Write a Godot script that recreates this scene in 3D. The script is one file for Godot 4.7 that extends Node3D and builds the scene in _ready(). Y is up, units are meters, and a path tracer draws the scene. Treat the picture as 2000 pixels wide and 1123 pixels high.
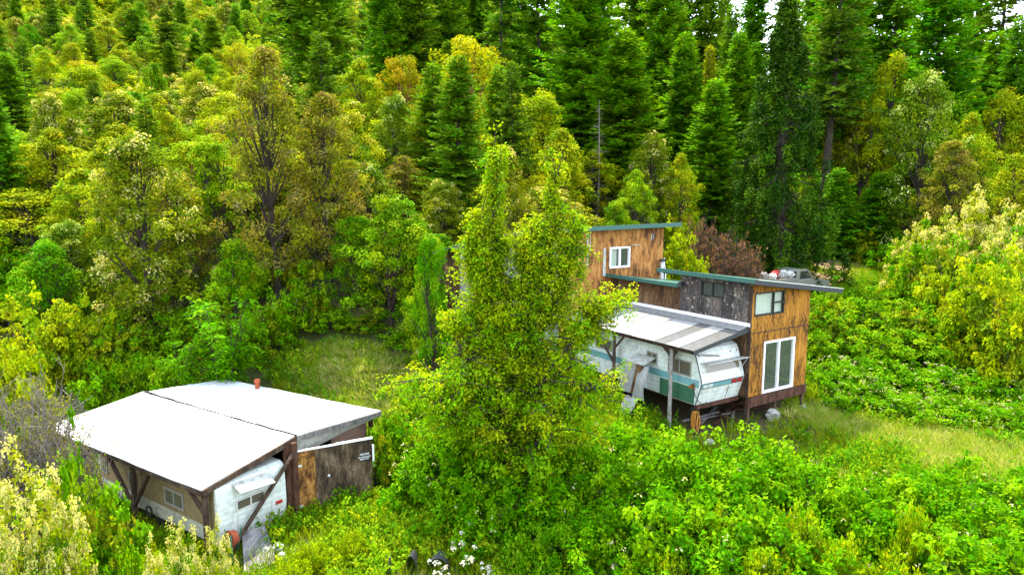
extends Node3D
# A wooded clearing with a stilted plywood house, a lean-to over a travel trailer, and a roofed trailer shelter.

var rng := RandomNumberGenerator.new()
var used := {}
var mats := {}

# ---------------------------------------------------------------- mesh builder
class MB:
	var v := PackedVector3Array()
	var c := PackedColorArray()
	var ix := PackedInt32Array()
	var col := Color(1, 1, 1)
	func quad(a: Vector3, b: Vector3, d: Vector3, e: Vector3) -> void:
		var n := v.size()
		v.append(a); v.append(b); v.append(d); v.append(e)
		c.append(col); c.append(col); c.append(col); c.append(col)
		ix.append(n); ix.append(n + 1); ix.append(n + 2)
		ix.append(n); ix.append(n + 2); ix.append(n + 3)
	func tri(a: Vector3, b: Vector3, d: Vector3) -> void:
		var n := v.size()
		v.append(a); v.append(b); v.append(d)
		c.append(col); c.append(col); c.append(col)
		ix.append(n); ix.append(n + 1); ix.append(n + 2)
	# p: bottom ring 0..3, top ring 4..7
	func hexa(p: Array) -> void:
		quad(p[0], p[1], p[5], p[4]); quad(p[1], p[2], p[6], p[5])
		quad(p[2], p[3], p[7], p[6]); quad(p[3], p[0], p[4], p[7])
		quad(p[4], p[5], p[6], p[7]); quad(p[3], p[2], p[1], p[0])
	func box(a: Vector3, b: Vector3) -> void:
		slab(Transform3D.IDENTITY, a, b)
	func slab(t: Transform3D, a: Vector3, b: Vector3) -> void:
		hexa([t * Vector3(a.x, a.y, a.z), t * Vector3(b.x, a.y, a.z), t * Vector3(b.x, a.y, b.z), t * Vector3(a.x, a.y, b.z),
			t * Vector3(a.x, b.y, a.z), t * Vector3(b.x, b.y, a.z), t * Vector3(b.x, b.y, b.z), t * Vector3(a.x, b.y, b.z)])
	# square timber from a to b
	func beam(a: Vector3, b: Vector3, w: float, h: float, upv := Vector3.UP) -> void:
		var d := (b - a).normalized()
		var s := d.cross(upv)
		if s.length() < 0.05:
			s = d.cross(Vector3.RIGHT)
		s = s.normalized() * w * 0.5
		var u := s.cross(d).normalized() * h * 0.5
		hexa([a - s - u, a + s - u, b + s - u, b - s - u, a - s + u, a + s + u, b + s + u, b - s + u])
	func tube(pts: PackedVector3Array, rad: PackedFloat32Array, sides := 7) -> void:
		var base := v.size()
		var np := pts.size()
		for i in np:
			var d := pts[mini(i + 1, np - 1)] - pts[maxi(i - 1, 0)]
			d = d.normalized()
			var s := d.cross(Vector3(0.31, 0.2, 0.93)).normalized()
			var t := d.cross(s)
			for k in sides:
				var a := TAU * k / sides
				v.append(pts[i] + (s * cos(a) + t * sin(a)) * rad[i])
				c.append(col)
		for i in np - 1:
			for k in sides:
				var a0 := base + i * sides + k
				var a1 := base + i * sides + (k + 1) % sides
				ix.append(a0); ix.append(a1); ix.append(a1 + sides)
				ix.append(a0); ix.append(a1 + sides); ix.append(a0 + sides)
		for e in [0, np - 1]:
			var n := v.size()
			v.append(pts[e]); c.append(col)
			for k in sides:
				ix.append(n); ix.append(base + e * sides + k); ix.append(base + e * sides + (k + 1) % sides)
	# polygon in the y / depth plane drawn across x0..x1
	func extrude(poly: PackedVector2Array, x0: float, x1: float) -> void:
		var tr := Geometry2D.triangulate_polygon(poly)
		var n := poly.size()
		for k in range(0, tr.size(), 3):
			var a := poly[tr[k]]
			var b := poly[tr[k + 1]]
			var d := poly[tr[k + 2]]
			tri(Vector3(x0, a.y, -a.x), Vector3(x0, b.y, -b.x), Vector3(x0, d.y, -d.x))
			tri(Vector3(x1, a.y, -a.x), Vector3(x1, d.y, -d.x), Vector3(x1, b.y, -b.x))
		for k in n:
			var a := poly[k]
			var b := poly[(k + 1) % n]
			quad(Vector3(x0, a.y, -a.x), Vector3(x0, b.y, -b.x), Vector3(x1, b.y, -b.x), Vector3(x1, a.y, -a.x))
	func leaf(p: Vector3, along: Vector3, side: Vector3, ln: float, wd: float, co: Color) -> void:
		var n := v.size()
		var m := p + along * (ln * 0.45)
		v.append(p); v.append(m + side * wd); v.append(p + along * ln); v.append(m - side * wd)
		c.append(co); c.append(co); c.append(co); c.append(co)
		ix.append(n); ix.append(n + 1); ix.append(n + 2)
		ix.append(n); ix.append(n + 2); ix.append(n + 3)
	func mesh(colored := false) -> ArrayMesh:
		var a := []
		a.resize(Mesh.ARRAY_MAX)
		a[Mesh.ARRAY_VERTEX] = v
		a[Mesh.ARRAY_INDEX] = ix
		if colored:
			a[Mesh.ARRAY_COLOR] = c
		var m := ArrayMesh.new()
		m.add_surface_from_arrays(Mesh.PRIMITIVE_TRIANGLES, a)
		return m

# ---------------------------------------------------------------- nodes
func numbered(called: String) -> String:
	var n: int = used.get(called, 0)
	used[called] = n + 1
	return called if n == 0 else "%s_%03d" % [called, n]

func part(called: String, mb: MB, m: Material, parent: Node, colored := false, label := "") -> MeshInstance3D:
	var o := MeshInstance3D.new()
	o.name = called
	o.mesh = mb.mesh(colored)
	o.material_override = m
	parent.add_child(o, true)
	if label:
		o.set_meta("label", label)
	return o

func thing(called: String, label: String, category: String, at := Vector3.ZERO, turn := 0.0, group := "") -> Node3D:
	var o := Node3D.new()
	o.name = numbered(called)
	add_child(o)
	o.position = at
	o.rotation.y = turn
	o.set_meta("label", label)
	o.set_meta("category", category)
	if group:
		o.set_meta("group", group)
	return o

func setting(called: String, mb: MB, m: Material, colored := false) -> MeshInstance3D:
	var o := part(numbered(called), mb, m, self, colored)
	o.set_meta("kind", "structure")
	return o

# ---------------------------------------------------------------- materials
func lin(r: float, g: float, b: float) -> Color:
	return Color(r, g, b).linear_to_srgb()

func mat(key: String, col: Color, rough := 0.85, metal := 0.0, spec := 0.3) -> StandardMaterial3D:
	if mats.has(key):
		return mats[key]
	var m := StandardMaterial3D.new()
	m.resource_name = key
	m.albedo_color = col
	m.roughness = rough
	m.metallic = metal
	m.metallic_specular = spec
	m.cull_mode = BaseMaterial3D.CULL_DISABLED
	mats[key] = m
	return m

func leaf_mat(key: String, tint: Color, through: float) -> StandardMaterial3D:
	var m := mat(key, tint, 0.65, 0.0, 0.1)
	m.vertex_color_use_as_albedo = true
	m.backlight_enabled = true
	m.backlight = Color(through, through, through * 0.55)
	return m

func tex_mat(key: String, img: Image, scale: Vector3, rough := 0.85, bump := 0.0, tint := Color(1, 1, 1)) -> StandardMaterial3D:
	var m := mat(key, tint, rough)
	m.albedo_texture = ImageTexture.create_from_image(img)
	m.uv1_triplanar = true
	m.uv1_triplanar_sharpness = 8.0
	m.uv1_scale = scale
	m.uv1_offset = Vector3(0.31, 0.17, 0.23)
	if bump > 0.0:
		m.heightmap_enabled = true
		m.heightmap_texture = m.albedo_texture
		m.heightmap_scale = bump
	return m

# weathered wood: streaks run along the picture's v; low / mid / high are linear colours
func wood(sd: int, low: Color, mid: Color, high: Color, streak := 26.0, stain := 0.5, pale := 0.0) -> Image:
	var n := 256
	var im := Image.create(n, n, false, Image.FORMAT_RGB8)
	var a := FastNoiseLite.new(); a.seed = sd; a.frequency = 1.0; a.noise_type = FastNoiseLite.TYPE_SIMPLEX
	var b := FastNoiseLite.new(); b.seed = sd + 7; b.frequency = 1.0; b.fractal_octaves = 4
	for y in n:
		for x in n:
			var fx := float(x) / n
			var fy := float(y) / n
			var wob := a.get_noise_2d(fx * 9.0, fy * 9.0) * 0.02
			var s := a.get_noise_2d((fx + wob) * streak * 2.0, fy * 4.0) * 0.5 + a.get_noise_2d((fx + wob) * streak * 5.0, fy * 9.0 + 40.0) * 0.35
			var big := b.get_noise_2d(fx * 5.0 + 3.0, fy * 2.4)
			var fine := a.get_noise_2d(fx * 170.0, fy * 60.0)
			var t := 0.43 + s * 0.95 + big * stain * 1.3 + fine * 0.18
			var co := low.lerp(mid, clampf(t * 2.0, 0.0, 1.0)) if t < 0.5 else mid.lerp(high, clampf(t * 2.0 - 1.0, 0.0, 1.0))
			if pale > 0.0 and b.get_noise_2d(fx * 22.0 + 60.0, fy * 18.0) > 0.42:
				co = co.lerp(Color(0.4, 0.35, 0.26), pale)
			im.set_pixel(x, y, co.linear_to_srgb())
	return im

# painted or bare sheet: base colour with grime patches and optional level seams
func sheet(sd: int, base: Color, grime: Color, amount: float, seams := 0, seam := Color(0.2, 0.2, 0.2)) -> Image:
	var n := 256
	var im := Image.create(n, n, false, Image.FORMAT_RGB8)
	var b := FastNoiseLite.new(); b.seed = sd; b.frequency = 1.0; b.fractal_octaves = 5
	for y in n:
		for x in n:
			var fx := float(x) / n
			var fy := float(y) / n
			var g := clampf(b.get_noise_2d(fx * 6.0, fy * 6.0) * 1.2 + b.get_noise_2d(fx * 40.0, fy * 7.0 + 9.0) * 0.6 + 0.12, 0.0, 1.0) * amount
			var co := base.lerp(grime, g)
			if seams > 0:
				var q := fposmod(fy * seams, 1.0)
				if q < 0.14:
					co = co.lerp(seam, 0.55)
			im.set_pixel(x, y, co.linear_to_srgb())
	return im

func materials() -> void:
	tex_mat("orange_plywood", wood(3, Color(0.03, 0.012, 0.003), Color(0.23, 0.095, 0.009), Color(0.36, 0.16, 0.018), 24.0, 0.42), Vector3(0.16, 0.16, 0.16), 0.8)
	tex_mat("grey_plywood", wood(11, Color(0.016, 0.013, 0.012), Color(0.055, 0.047, 0.045), Color(0.15, 0.115, 0.085), 34.0, 0.35, 0.5), Vector3(0.16, 0.16, 0.16), 0.85)
	tex_mat("brown_plywood", wood(19, Color(0.025, 0.014, 0.008), Color(0.09, 0.045, 0.018), Color(0.17, 0.11, 0.06), 26.0, 0.5), Vector3(0.16, 0.16, 0.16), 0.85)
	tex_mat("cabin_plywood", wood(31, Color(0.06, 0.025, 0.009), Color(0.24, 0.10, 0.024), Color(0.37, 0.18, 0.055), 12.0, 0.45), Vector3(0.2, 0.2, 0.2), 0.85)
	tex_mat("gate_plywood", wood(43, Color(0.016, 0.010, 0.006), Color(0.06, 0.039, 0.021), Color(0.14, 0.10, 0.065), 30.0, 0.6), Vector3(0.3, 0.3, 0.3), 0.85)
	tex_mat("flake_board", wood(47, Color(0.03, 0.012, 0.004), Color(0.17, 0.075, 0.015), Color(0.30, 0.15, 0.04), 9.0, 0.5), Vector3(0.5, 0.5, 0.5), 0.8)
	tex_mat("grey_board", wood(51, Color(0.05, 0.045, 0.045), Color(0.13, 0.12, 0.12), Color(0.24, 0.22, 0.21), 40.0, 0.4), Vector3(0.5, 0.5, 0.5), 0.9)
	tex_mat("timber", wood(57, Color(0.018, 0.010, 0.007), Color(0.05, 0.03, 0.02), Color(0.11, 0.075, 0.05), 40.0, 0.4), Vector3(0.6, 0.6, 0.6), 0.9)
	tex_mat("red_timber", wood(59, Color(0.02, 0.008, 0.005), Color(0.055, 0.022, 0.013), Color(0.10, 0.05, 0.03), 40.0, 0.4), Vector3(0.6, 0.6, 0.6), 0.9)
	tex_mat("trailer_white", sheet(61, Color(0.48, 0.51, 0.48), Color(0.20, 0.19, 0.14), 0.6, 12, Color(0.3, 0.3, 0.28)), Vector3(0.5, 0.5, 0.5), 0.45)
	tex_mat("trailer_tan", sheet(67, Color(0.19, 0.135, 0.065), Color(0.08, 0.06, 0.03), 0.6, 22, Color(0.05, 0.035, 0.018)), Vector3(0.5, 0.5, 0.5), 0.6)
	tex_mat("trailer_cream", sheet(71, Color(0.33, 0.31, 0.25), Color(0.13, 0.12, 0.07), 0.8, 22, Color(0.14, 0.12, 0.08)), Vector3(0.5, 0.5, 0.5), 0.6)
	tex_mat("teal_paint", sheet(73, Color(0.10, 0.24, 0.25), Color(0.20, 0.25, 0.24), 0.6), Vector3(0.5, 0.5, 0.5), 0.5)
	tex_mat("green_board", sheet(79, Color(0.018, 0.085, 0.045), Color(0.05, 0.075, 0.035), 0.9, 10, Color(0.02, 0.04, 0.02)), Vector3(0.5, 0.5, 0.5), 0.6)
	tex_mat("white_roof", sheet(83, Color(0.40, 0.40, 0.42), Color(0.26, 0.25, 0.24), 0.5), Vector3(0.2, 0.2, 0.2), 0.55)
	tex_mat("sheet_white", sheet(89, Color(0.25, 0.245, 0.235), Color(0.15, 0.145, 0.13), 0.7), Vector3(0.5, 0.5, 0.5), 0.4)
	tex_mat("sheet_grey", sheet(97, Color(0.095, 0.092, 0.09), Color(0.06, 0.056, 0.05), 0.7), Vector3(0.5, 0.5, 0.5), 0.4)
	tex_mat("rubber_flash", sheet(101, Color(0.14, 0.135, 0.13), Color(0.26, 0.25, 0.24), 0.6), Vector3(0.6, 0.6, 0.6), 0.7)
	tex_mat("roof_green", sheet(103, Color(0.030, 0.085, 0.068), Color(0.06, 0.09, 0.075), 0.6), Vector3(0.5, 0.5, 0.5), 0.4)
	tex_mat("tarp", sheet(107, Color(0.30, 0.30, 0.27), Color(0.14, 0.13, 0.11), 0.8), Vector3(0.7, 0.7, 0.7), 0.7)
	tex_mat("pink_panel", sheet(109, Color(0.30, 0.18, 0.15), Color(0.16, 0.10, 0.09), 0.6, 14, Color(0.12, 0.07, 0.06)), Vector3(0.5, 0.5, 0.5), 0.8)
	tex_mat("white_vinyl", sheet(113, Color(0.60, 0.60, 0.60), Color(0.42, 0.41, 0.38), 0.4), Vector3(1, 1, 1), 0.4)
	tex_mat("stone", sheet(127, Color(0.24, 0.23, 0.21), Color(0.10, 0.09, 0.07), 0.9), Vector3(1, 1, 1), 0.9)
	tex_mat("bark", wood(131, Color(0.012, 0.009, 0.006), Color(0.034, 0.026, 0.018), Color(0.075, 0.06, 0.045), 30.0, 0.5), Vector3(0.7, 0.7, 0.7), 0.95)
	tex_mat("red_bark", wood(137, Color(0.05, 0.018, 0.008), Color(0.15, 0.055, 0.02), Color(0.26, 0.12, 0.045), 20.0, 0.5), Vector3(0.7, 0.7, 0.7), 0.8)
	tex_mat("pale_bark", wood(139, Color(0.10, 0.09, 0.08), Color(0.20, 0.185, 0.17), Color(0.32, 0.30, 0.28), 30.0, 0.4), Vector3(0.7, 0.7, 0.7), 0.95)
	tex_mat("grey_twig", wood(141, Color(0.05, 0.040, 0.034), Color(0.12, 0.098, 0.082), Color(0.20, 0.17, 0.145), 30.0, 0.4), Vector3(0.7, 0.7, 0.7), 0.95)
	mat("dark_frame", lin(0.012, 0.014, 0.011), 0.5)
	mat("alu_frame", lin(0.40, 0.40, 0.37), 0.45)
	mat("dull_frame", lin(0.20, 0.19, 0.16), 0.5)
	mat("dark_metal", lin(0.03, 0.033, 0.036), 0.5)
	mat("blind_cloth", lin(0.085, 0.072, 0.05), 0.9)
	mat("dim_cab_pane", lin(0.02, 0.024, 0.022), 0.06, 0.0, 0.5)  # opaque near-black colour stands in for the unlit inside of the cab
	mat("curtain", lin(0.34, 0.38, 0.33), 0.9)
	mat("rust", lin(0.22, 0.05, 0.02), 0.8)
	mat("tail_red", lin(0.28, 0.02, 0.015), 0.3)
	mat("rubber", lin(0.015, 0.015, 0.015), 0.8)
	mat("orange_hose", lin(0.42, 0.17, 0.02), 0.6)
	mat("truck_paint", lin(0.17, 0.165, 0.14), 0.35, 0.2)
	var g := mat("pane", Color(0.7, 0.78, 0.7, 0.03), 0.03, 0.05, 0.5)
	g.transparency = BaseMaterial3D.TRANSPARENCY_ALPHA
	tex_mat("sheet_mid", sheet(98, Color(0.20, 0.195, 0.19), Color(0.13, 0.125, 0.115), 0.7), Vector3(0.5, 0.5, 0.5), 0.4)
	var g2 := mat("dusty_pane", Color(0.2, 0.2, 0.16, 0.08), 0.1, 0.0, 0.35)
	g2.transparency = BaseMaterial3D.TRANSPARENCY_ALPHA

func _ready() -> void:
	rng.seed = 20240611
	# --- camera
	var cam := Camera3D.new()
	cam.name = "camera"
	cam.position = Vector3(0, 9.3, 0)
	cam.rotation_degrees = Vector3(-7.5, 0, 0)
	cam.fov = 46.72
	cam.near = 0.1
	cam.far = 2500.0
	add_child(cam)
	cam.current = true
	# --- sky, sun, exposure
	var sm := ProceduralSkyMaterial.new()
	sm.sky_top_color = Color(0.74, 0.80, 0.88)
	sm.sky_horizon_color = Color(0.95, 0.97, 1.0)
	sm.sky_curve = 0.2
	sm.ground_bottom_color = Color(0.25, 0.3, 0.15)
	sm.ground_horizon_color = Color(0.55, 0.6, 0.5)
	sm.sky_energy_multiplier = 1.2
	var sky := Sky.new()
	sky.sky_material = sm
	var env := Environment.new()
	env.background_mode = Environment.BG_SKY
	env.sky = sky
	env.tonemap_mode = Environment.TONE_MAPPER_LINEAR
	env.tonemap_exposure = 4.9
	env.sdfgi_enabled = true
	env.ssao_enabled = true
	env.ssil_enabled = true
	var we := WorldEnvironment.new()
	we.name = "world_environment"
	we.environment = env
	add_child(we)
	var sun := DirectionalLight3D.new()
	sun.name = "sun"
	sun.light_energy = 1.6
	sun.light_color = Color(1.0, 0.95, 0.82)
	sun.light_angular_distance = 0.6
	sun.shadow_enabled = true
	add_child(sun)
	# high sun, standing behind the house
	var to_sun := Vector3(-0.2, 1.78, -0.95)
	sun.look_at_from_position(to_sun * 10.0, Vector3.ZERO, Vector3.RIGHT)
	# --- the place
	materials()
	solve_ground()
	ground()
	stilt_house()
	plywood_cabin()
	canopy()
	house_trailer()
	shelter()
	shelter_trailer()
	clutter()
	truck()
	forest()
	thickets()
	meadow()
	print("built in %d ms" % Time.get_ticks_msec())

# ---------------------------------------------------------------- ground
var cps := PackedFloat64Array()
var wts := PackedFloat64Array()
const CONTROL := [
	[-30, 10, -1.2], [0, 10, -1], [30, 10, -0.8], [-20, -10, -0.9], [0, -9, -0.7], [20, -10, -0.3], [-8, -17, -0.42], [-12, -21, -0.4],
	[-9, -23, -0.1], [-4, -17, -0.35], [-3, -23, 0.25], [0, -20, -0.05], [6, -20, 0.1], [9, -25, 0.55], [12.5, -26.5, 0.62], [8, -28, 1],
	[4, -27, 0.7], [13, -20, 0.15], [20, -20, 0.2], [20, -27, 0.75], [28, -25, 0.6], [-6, -26.5, 0.8], [-7, -29.5, 2.6], [-10.5, -27, 0.7],
	[-10, -31, 3], [-16, -26, 0.4], [-21, -28, 0.7], [-14, -34, 4.2], [-3, -31, 2.6], [2, -34, 3.2], [8, -36, 2.9], [17, -42, 3.5],
	[23, -47, 4], [13, -48, 4.6], [30, -40, 3], [36, -30, 1.2], [-30, -36, 4], [-15, -45, 7.6], [0, -46, 6.8], [-40, -60, 11],
	[-20, -70, 14.5], [2, -65, 11], [25, -66, 7.5], [45, -60, 5.5], [-60, -40, 6], [70, -40, 3], [-80, -120, 34], [-40, -120, 34],
	[0, -120, 28], [50, -112, 16.5], [90, -100, 13], [-100, -200, 74], [0, -200, 58], [90, -200, 20], [-150, -60, 18], [150, -60, 4],
	[-200, -300, 118], [0, -300, 80], [200, -300, 25], [-300, -100, 50], [300, -100, 4], [0, 80, -3], [-200, 60, -2], [200, 60, -2],
]

func bend(r2: float) -> float:
	return r2 * log(r2 + 1e-12) if r2 > 1e-9 else 0.0

func solve_ground() -> void:
	var n := CONTROL.size()
	var m := n + 3
	var a := []
	for i in m:
		var row := PackedFloat64Array()
		row.resize(m + 1)
		a.append(row)
	for i in n:
		var xi: float = CONTROL[i][0] / 50.0
		var zi: float = CONTROL[i][1] / 50.0
		cps.append(xi); cps.append(zi)
		for j in n:
			var dx: float = xi - CONTROL[j][0] / 50.0
			var dz: float = zi - CONTROL[j][1] / 50.0
			a[i][j] = bend(dx * dx + dz * dz)
		a[i][i] += 0.002
		var p := [1.0, xi, zi]
		for k in 3:
			a[i][n + k] = p[k]
			a[n + k][i] = p[k]
		a[i][m] = CONTROL[i][2]
	for k in m:
		var best := k
		for r in range(k, m):
			if absf(a[r][k]) > absf(a[best][k]):
				best = r
		var t = a[k]
		a[k] = a[best]
		a[best] = t
		var pr: PackedFloat64Array = a[k]
		for r in range(k + 1, m):
			var rr: PackedFloat64Array = a[r]
			var f := rr[k] / pr[k]
			if f != 0.0:
				for q in range(k, m + 1):
					rr[q] -= f * pr[q]
				a[r] = rr
	wts.resize(m)
	for k in range(m - 1, -1, -1):
		var s: float = a[k][m]
		for q in range(k + 1, m):
			s -= a[k][q] * wts[q]
		wts[k] = s / a[k][k]

func gh(x: float, z: float) -> float:
	var px := x / 50.0
	var pz := z / 50.0
	var n := cps.size() / 2
	var s := wts[n] + wts[n + 1] * px + wts[n + 2] * pz
	for i in n:
		var dx := cps[2 * i] - px
		var dz := cps[2 * i + 1] - pz
		var r2 := dx * dx + dz * dz
		s += wts[i] * r2 * log(r2 + 1e-12)
	return s

var lumps := FastNoiseLite.new()

func ground() -> void:
	lumps.seed = 5
	lumps.frequency = 0.12
	var xs := PackedFloat32Array()
	var zs := PackedFloat32Array()
	var x := -420.0
	while x <= 420.0:
		xs.append(x)
		x += clampf(absf(x) * 0.045, 0.8, 14.0)
	var z := 120.0
	while z >= -520.0:
		zs.append(z)
		z -= clampf((absf(z + 24.0) - 16.0) * 0.05, 0.7, 14.0)
	var mb := MB.new()
	var tone := FastNoiseLite.new(); tone.seed = 9; tone.frequency = 0.22; tone.fractal_octaves = 3
	for zz in zs:
		for xx in xs:
			var h := gh(xx, zz)
			if zz > -60.0 and absf(xx) < 50.0:
				h += lumps.get_noise_2d(xx * 4.0, zz * 4.0) * 0.06
			mb.v.append(Vector3(xx, h, zz))
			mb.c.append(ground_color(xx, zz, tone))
	var w := xs.size()
	for j in zs.size() - 1:
		for i in w - 1:
			var k := j * w + i
			mb.ix.append(k); mb.ix.append(k + w); mb.ix.append(k + 1)
			mb.ix.append(k + 1); mb.ix.append(k + w); mb.ix.append(k + w + 1)
	var m := mat("soil", Color(1, 1, 1), 0.95)
	m.vertex_color_use_as_albedo = true
	var nt := Image.create(256, 256, false, Image.FORMAT_RGB8)
	var nn := FastNoiseLite.new(); nn.seed = 77; nn.frequency = 0.09; nn.fractal_octaves = 4
	for yy in 256:
		for xq in 256:
			var q := clampf(0.78 + nn.get_noise_2d(xq, yy) * 0.5, 0.3, 1.0)
			nt.set_pixel(xq, yy, Color(q, q, q * 0.95).linear_to_srgb())
	m.albedo_texture = ImageTexture.create_from_image(nt)
	m.uv1_triplanar = true
	m.uv1_world_triplanar = true
	m.uv1_scale = Vector3(0.35, 0.35, 0.35)
	setting("ground", mb, m, true)
	# the dirt track that climbs away behind the truck
	var path := [Vector2(9.5, -37.5), Vector2(14, -40), Vector2(18.5, -42.5), Vector2(22.0, -45.5), Vector2(23.6, -49), Vector2(22.5, -53), Vector2(19, -57)]
	var tb := MB.new()
	var cv := Curve2D.new()
	for k in path.size():
		var t: Vector2 = (path[mini(k + 1, path.size() - 1)] - path[maxi(k - 1, 0)]) * 0.17
		cv.add_point(path[k], -t, t)
	var pts := cv.tessellate_even_length(4, 0.6)
	for k in pts.size():
		var d := (pts[mini(k + 1, pts.size() - 1)] - pts[maxi(k - 1, 0)]).normalized()
		var nrm := Vector2(-d.y, d.x)
		for s in 6:
			var off := (s / 5.0 - 0.5) * 3.4 + lumps.get_noise_2d(k * 9.0, s * 40.0) * 0.25
			var p := pts[k] + nrm * off
			tb.v.append(Vector3(p.x, gh(p.x, p.y) + 0.09 - absf(s / 5.0 - 0.5) * 0.05, p.y))
			var q := 0.8 + lumps.get_noise_2d(p.x * 12.0, p.y * 12.0) * 0.5
			tb.c.append(Color(0.17 * q, 0.115 * q, 0.065 * q))
	for k in pts.size() - 1:
		for s in 5:
			var a := k * 6 + s
			tb.ix.append(a); tb.ix.append(a + 6); tb.ix.append(a + 1)
			tb.ix.append(a + 1); tb.ix.append(a + 6); tb.ix.append(a + 7)
	setting("dirt_track", tb, m, true)

func ground_color(x: float, z: float, tone: FastNoiseLite) -> Color:
	var t := tone.get_noise_2d(x, z)
	var c := Color(0.045, 0.062, 0.012)
	if t > 0.12:
		c = c.lerp(Color(0.12, 0.10, 0.035), clampf((t - 0.12) * 4.0, 0.0, 0.8))
	# straw on the mown path and on the bank, bare soil by the house posts
	if straw(x, z) > 0.0:
		c = c.lerp(Color(0.20, 0.165, 0.06), straw(x, z) * clampf(0.6 + t, 0.0, 1.0))
	if t > 0.05 and Vector2((x + 6.6) / 2.6, (z + 27.6) / 2.4).length() < 1.0:
		c = c.lerp(Color(0.16, 0.10, 0.055), 0.8)
	if Vector2(x - 9.5, z + 26.0).length() < 4.0:
		c = c.lerp(Color(0.06, 0.042, 0.026), 0.8)
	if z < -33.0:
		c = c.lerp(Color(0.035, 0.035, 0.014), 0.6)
	return c

func straw(x: float, z: float) -> float:
	var best := 0.0
	for p in [[12.6, -26.0, 1.0], [13.4, -25.0, 1.2], [14.2, -24.0, 1.5], [15.2, -23.2, 1.7], [16.3, -22.6, 1.8], [17.4, -21.8, 1.9], [18.3, -20.9, 1.9], [17.2, -20.4, 1.5], [15.2, -21.6, 1.3], [10.5, -20.9, 0.7], [-7.8, -28.4, 1.3], [-6.2, -28.2, 1.5], [-5.2, -26.6, 1.3], [-4.9, -25.0, 0.9], [24.0, -47.5, 1.6], [25.2, -50.0, 1.6]]:
		var d := Vector2(x - p[0], z - p[1]).length() / float(p[2])
		best = maxf(best, clampf(1.5 - d, 0.0, 1.0))
	return best

# ---------------------------------------------------------------- building helpers (local axes: x = u, y up, z = -v)
func P(u: float, y: float, v: float) -> Vector3:
	return Vector3(u, y, -v)

# a piece of wall with openings. face "u": runs along u, depth d0..d1 in v; face "v": runs along v, depth in u. tops: height at a0 and a1
func wall(mb: MB, face: String, a0: float, a1: float, y0: float, ta: float, tb: float, d0: float, d1: float, holes := []) -> void:
	var cut := [a0, a1]
	var ycut := [y0]
	for h in holes:
		for q in [h[0], h[1]]:
			if q > a0 + 0.001 and q < a1 - 0.001:
				cut.append(q)
		for q in [h[2], h[3]]:
			if q > y0 + 0.001:
				ycut.append(q)
	cut.sort()
	ycut.sort()
	for i in cut.size() - 1:
		var p: float = cut[i]
		var q: float = cut[i + 1]
		if q - p < 0.002:
			continue
		var tp := lerpf(ta, tb, (p - a0) / (a1 - a0))
		var tq := lerpf(ta, tb, (q - a0) / (a1 - a0))
		for j in ycut.size():
			var lo: float = ycut[j]
			if lo >= minf(tp, tq):
				continue
			var last: bool = j == ycut.size() - 1 or ycut[j + 1] >= minf(tp, tq)
			var hp: float = tp if last else ycut[j + 1]
			var hq: float = tq if last else ycut[j + 1]
			if hp - lo < 0.002:
				continue
			var inside := false
			for h in holes:
				if p >= h[0] - 0.001 and q <= h[1] + 0.001 and lo >= h[2] - 0.001 and minf(hp, hq) <= h[3] + 0.001:
					inside = true
			if inside:
				continue
			if face == "u":
				mb.hexa([P(p, lo, d0), P(q, lo, d0), P(q, lo, d1), P(p, lo, d1), P(p, hp, d0), P(q, hq, d0), P(q, hq, d1), P(p, hp, d1)])
			else:
				mb.hexa([P(d0, lo, p), P(d0, lo, q), P(d1, lo, q), P(d1, lo, p), P(d0, hp, p), P(d0, hq, q), P(d1, hq, q), P(d1, hp, p)])

# sheets of siding side by side, each a part
func siding(parent: Node, face: String, seams: Array, y0: float, ta: float, tb: float, d0: float, d1: float, holes: Array, m: Material) -> void:
	var a0: float = seams[0]
	var a1: float = seams[-1]
	for k in seams.size() - 1:
		var p: float = seams[k] + (0.006 if k > 0 else 0.0)
		var q: float = seams[k + 1] - (0.006 if k < seams.size() - 2 else 0.0)
		var mb := MB.new()
		var jut := rng.randf_range(-0.006, 0.006)
		wall(mb, face, p, q, y0, lerpf(ta, tb, (p - a0) / (a1 - a0)), lerpf(ta, tb, (q - a0) / (a1 - a0)), d0 + jut, d1, holes)
		part("siding_panel", mb, m, parent)

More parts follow.
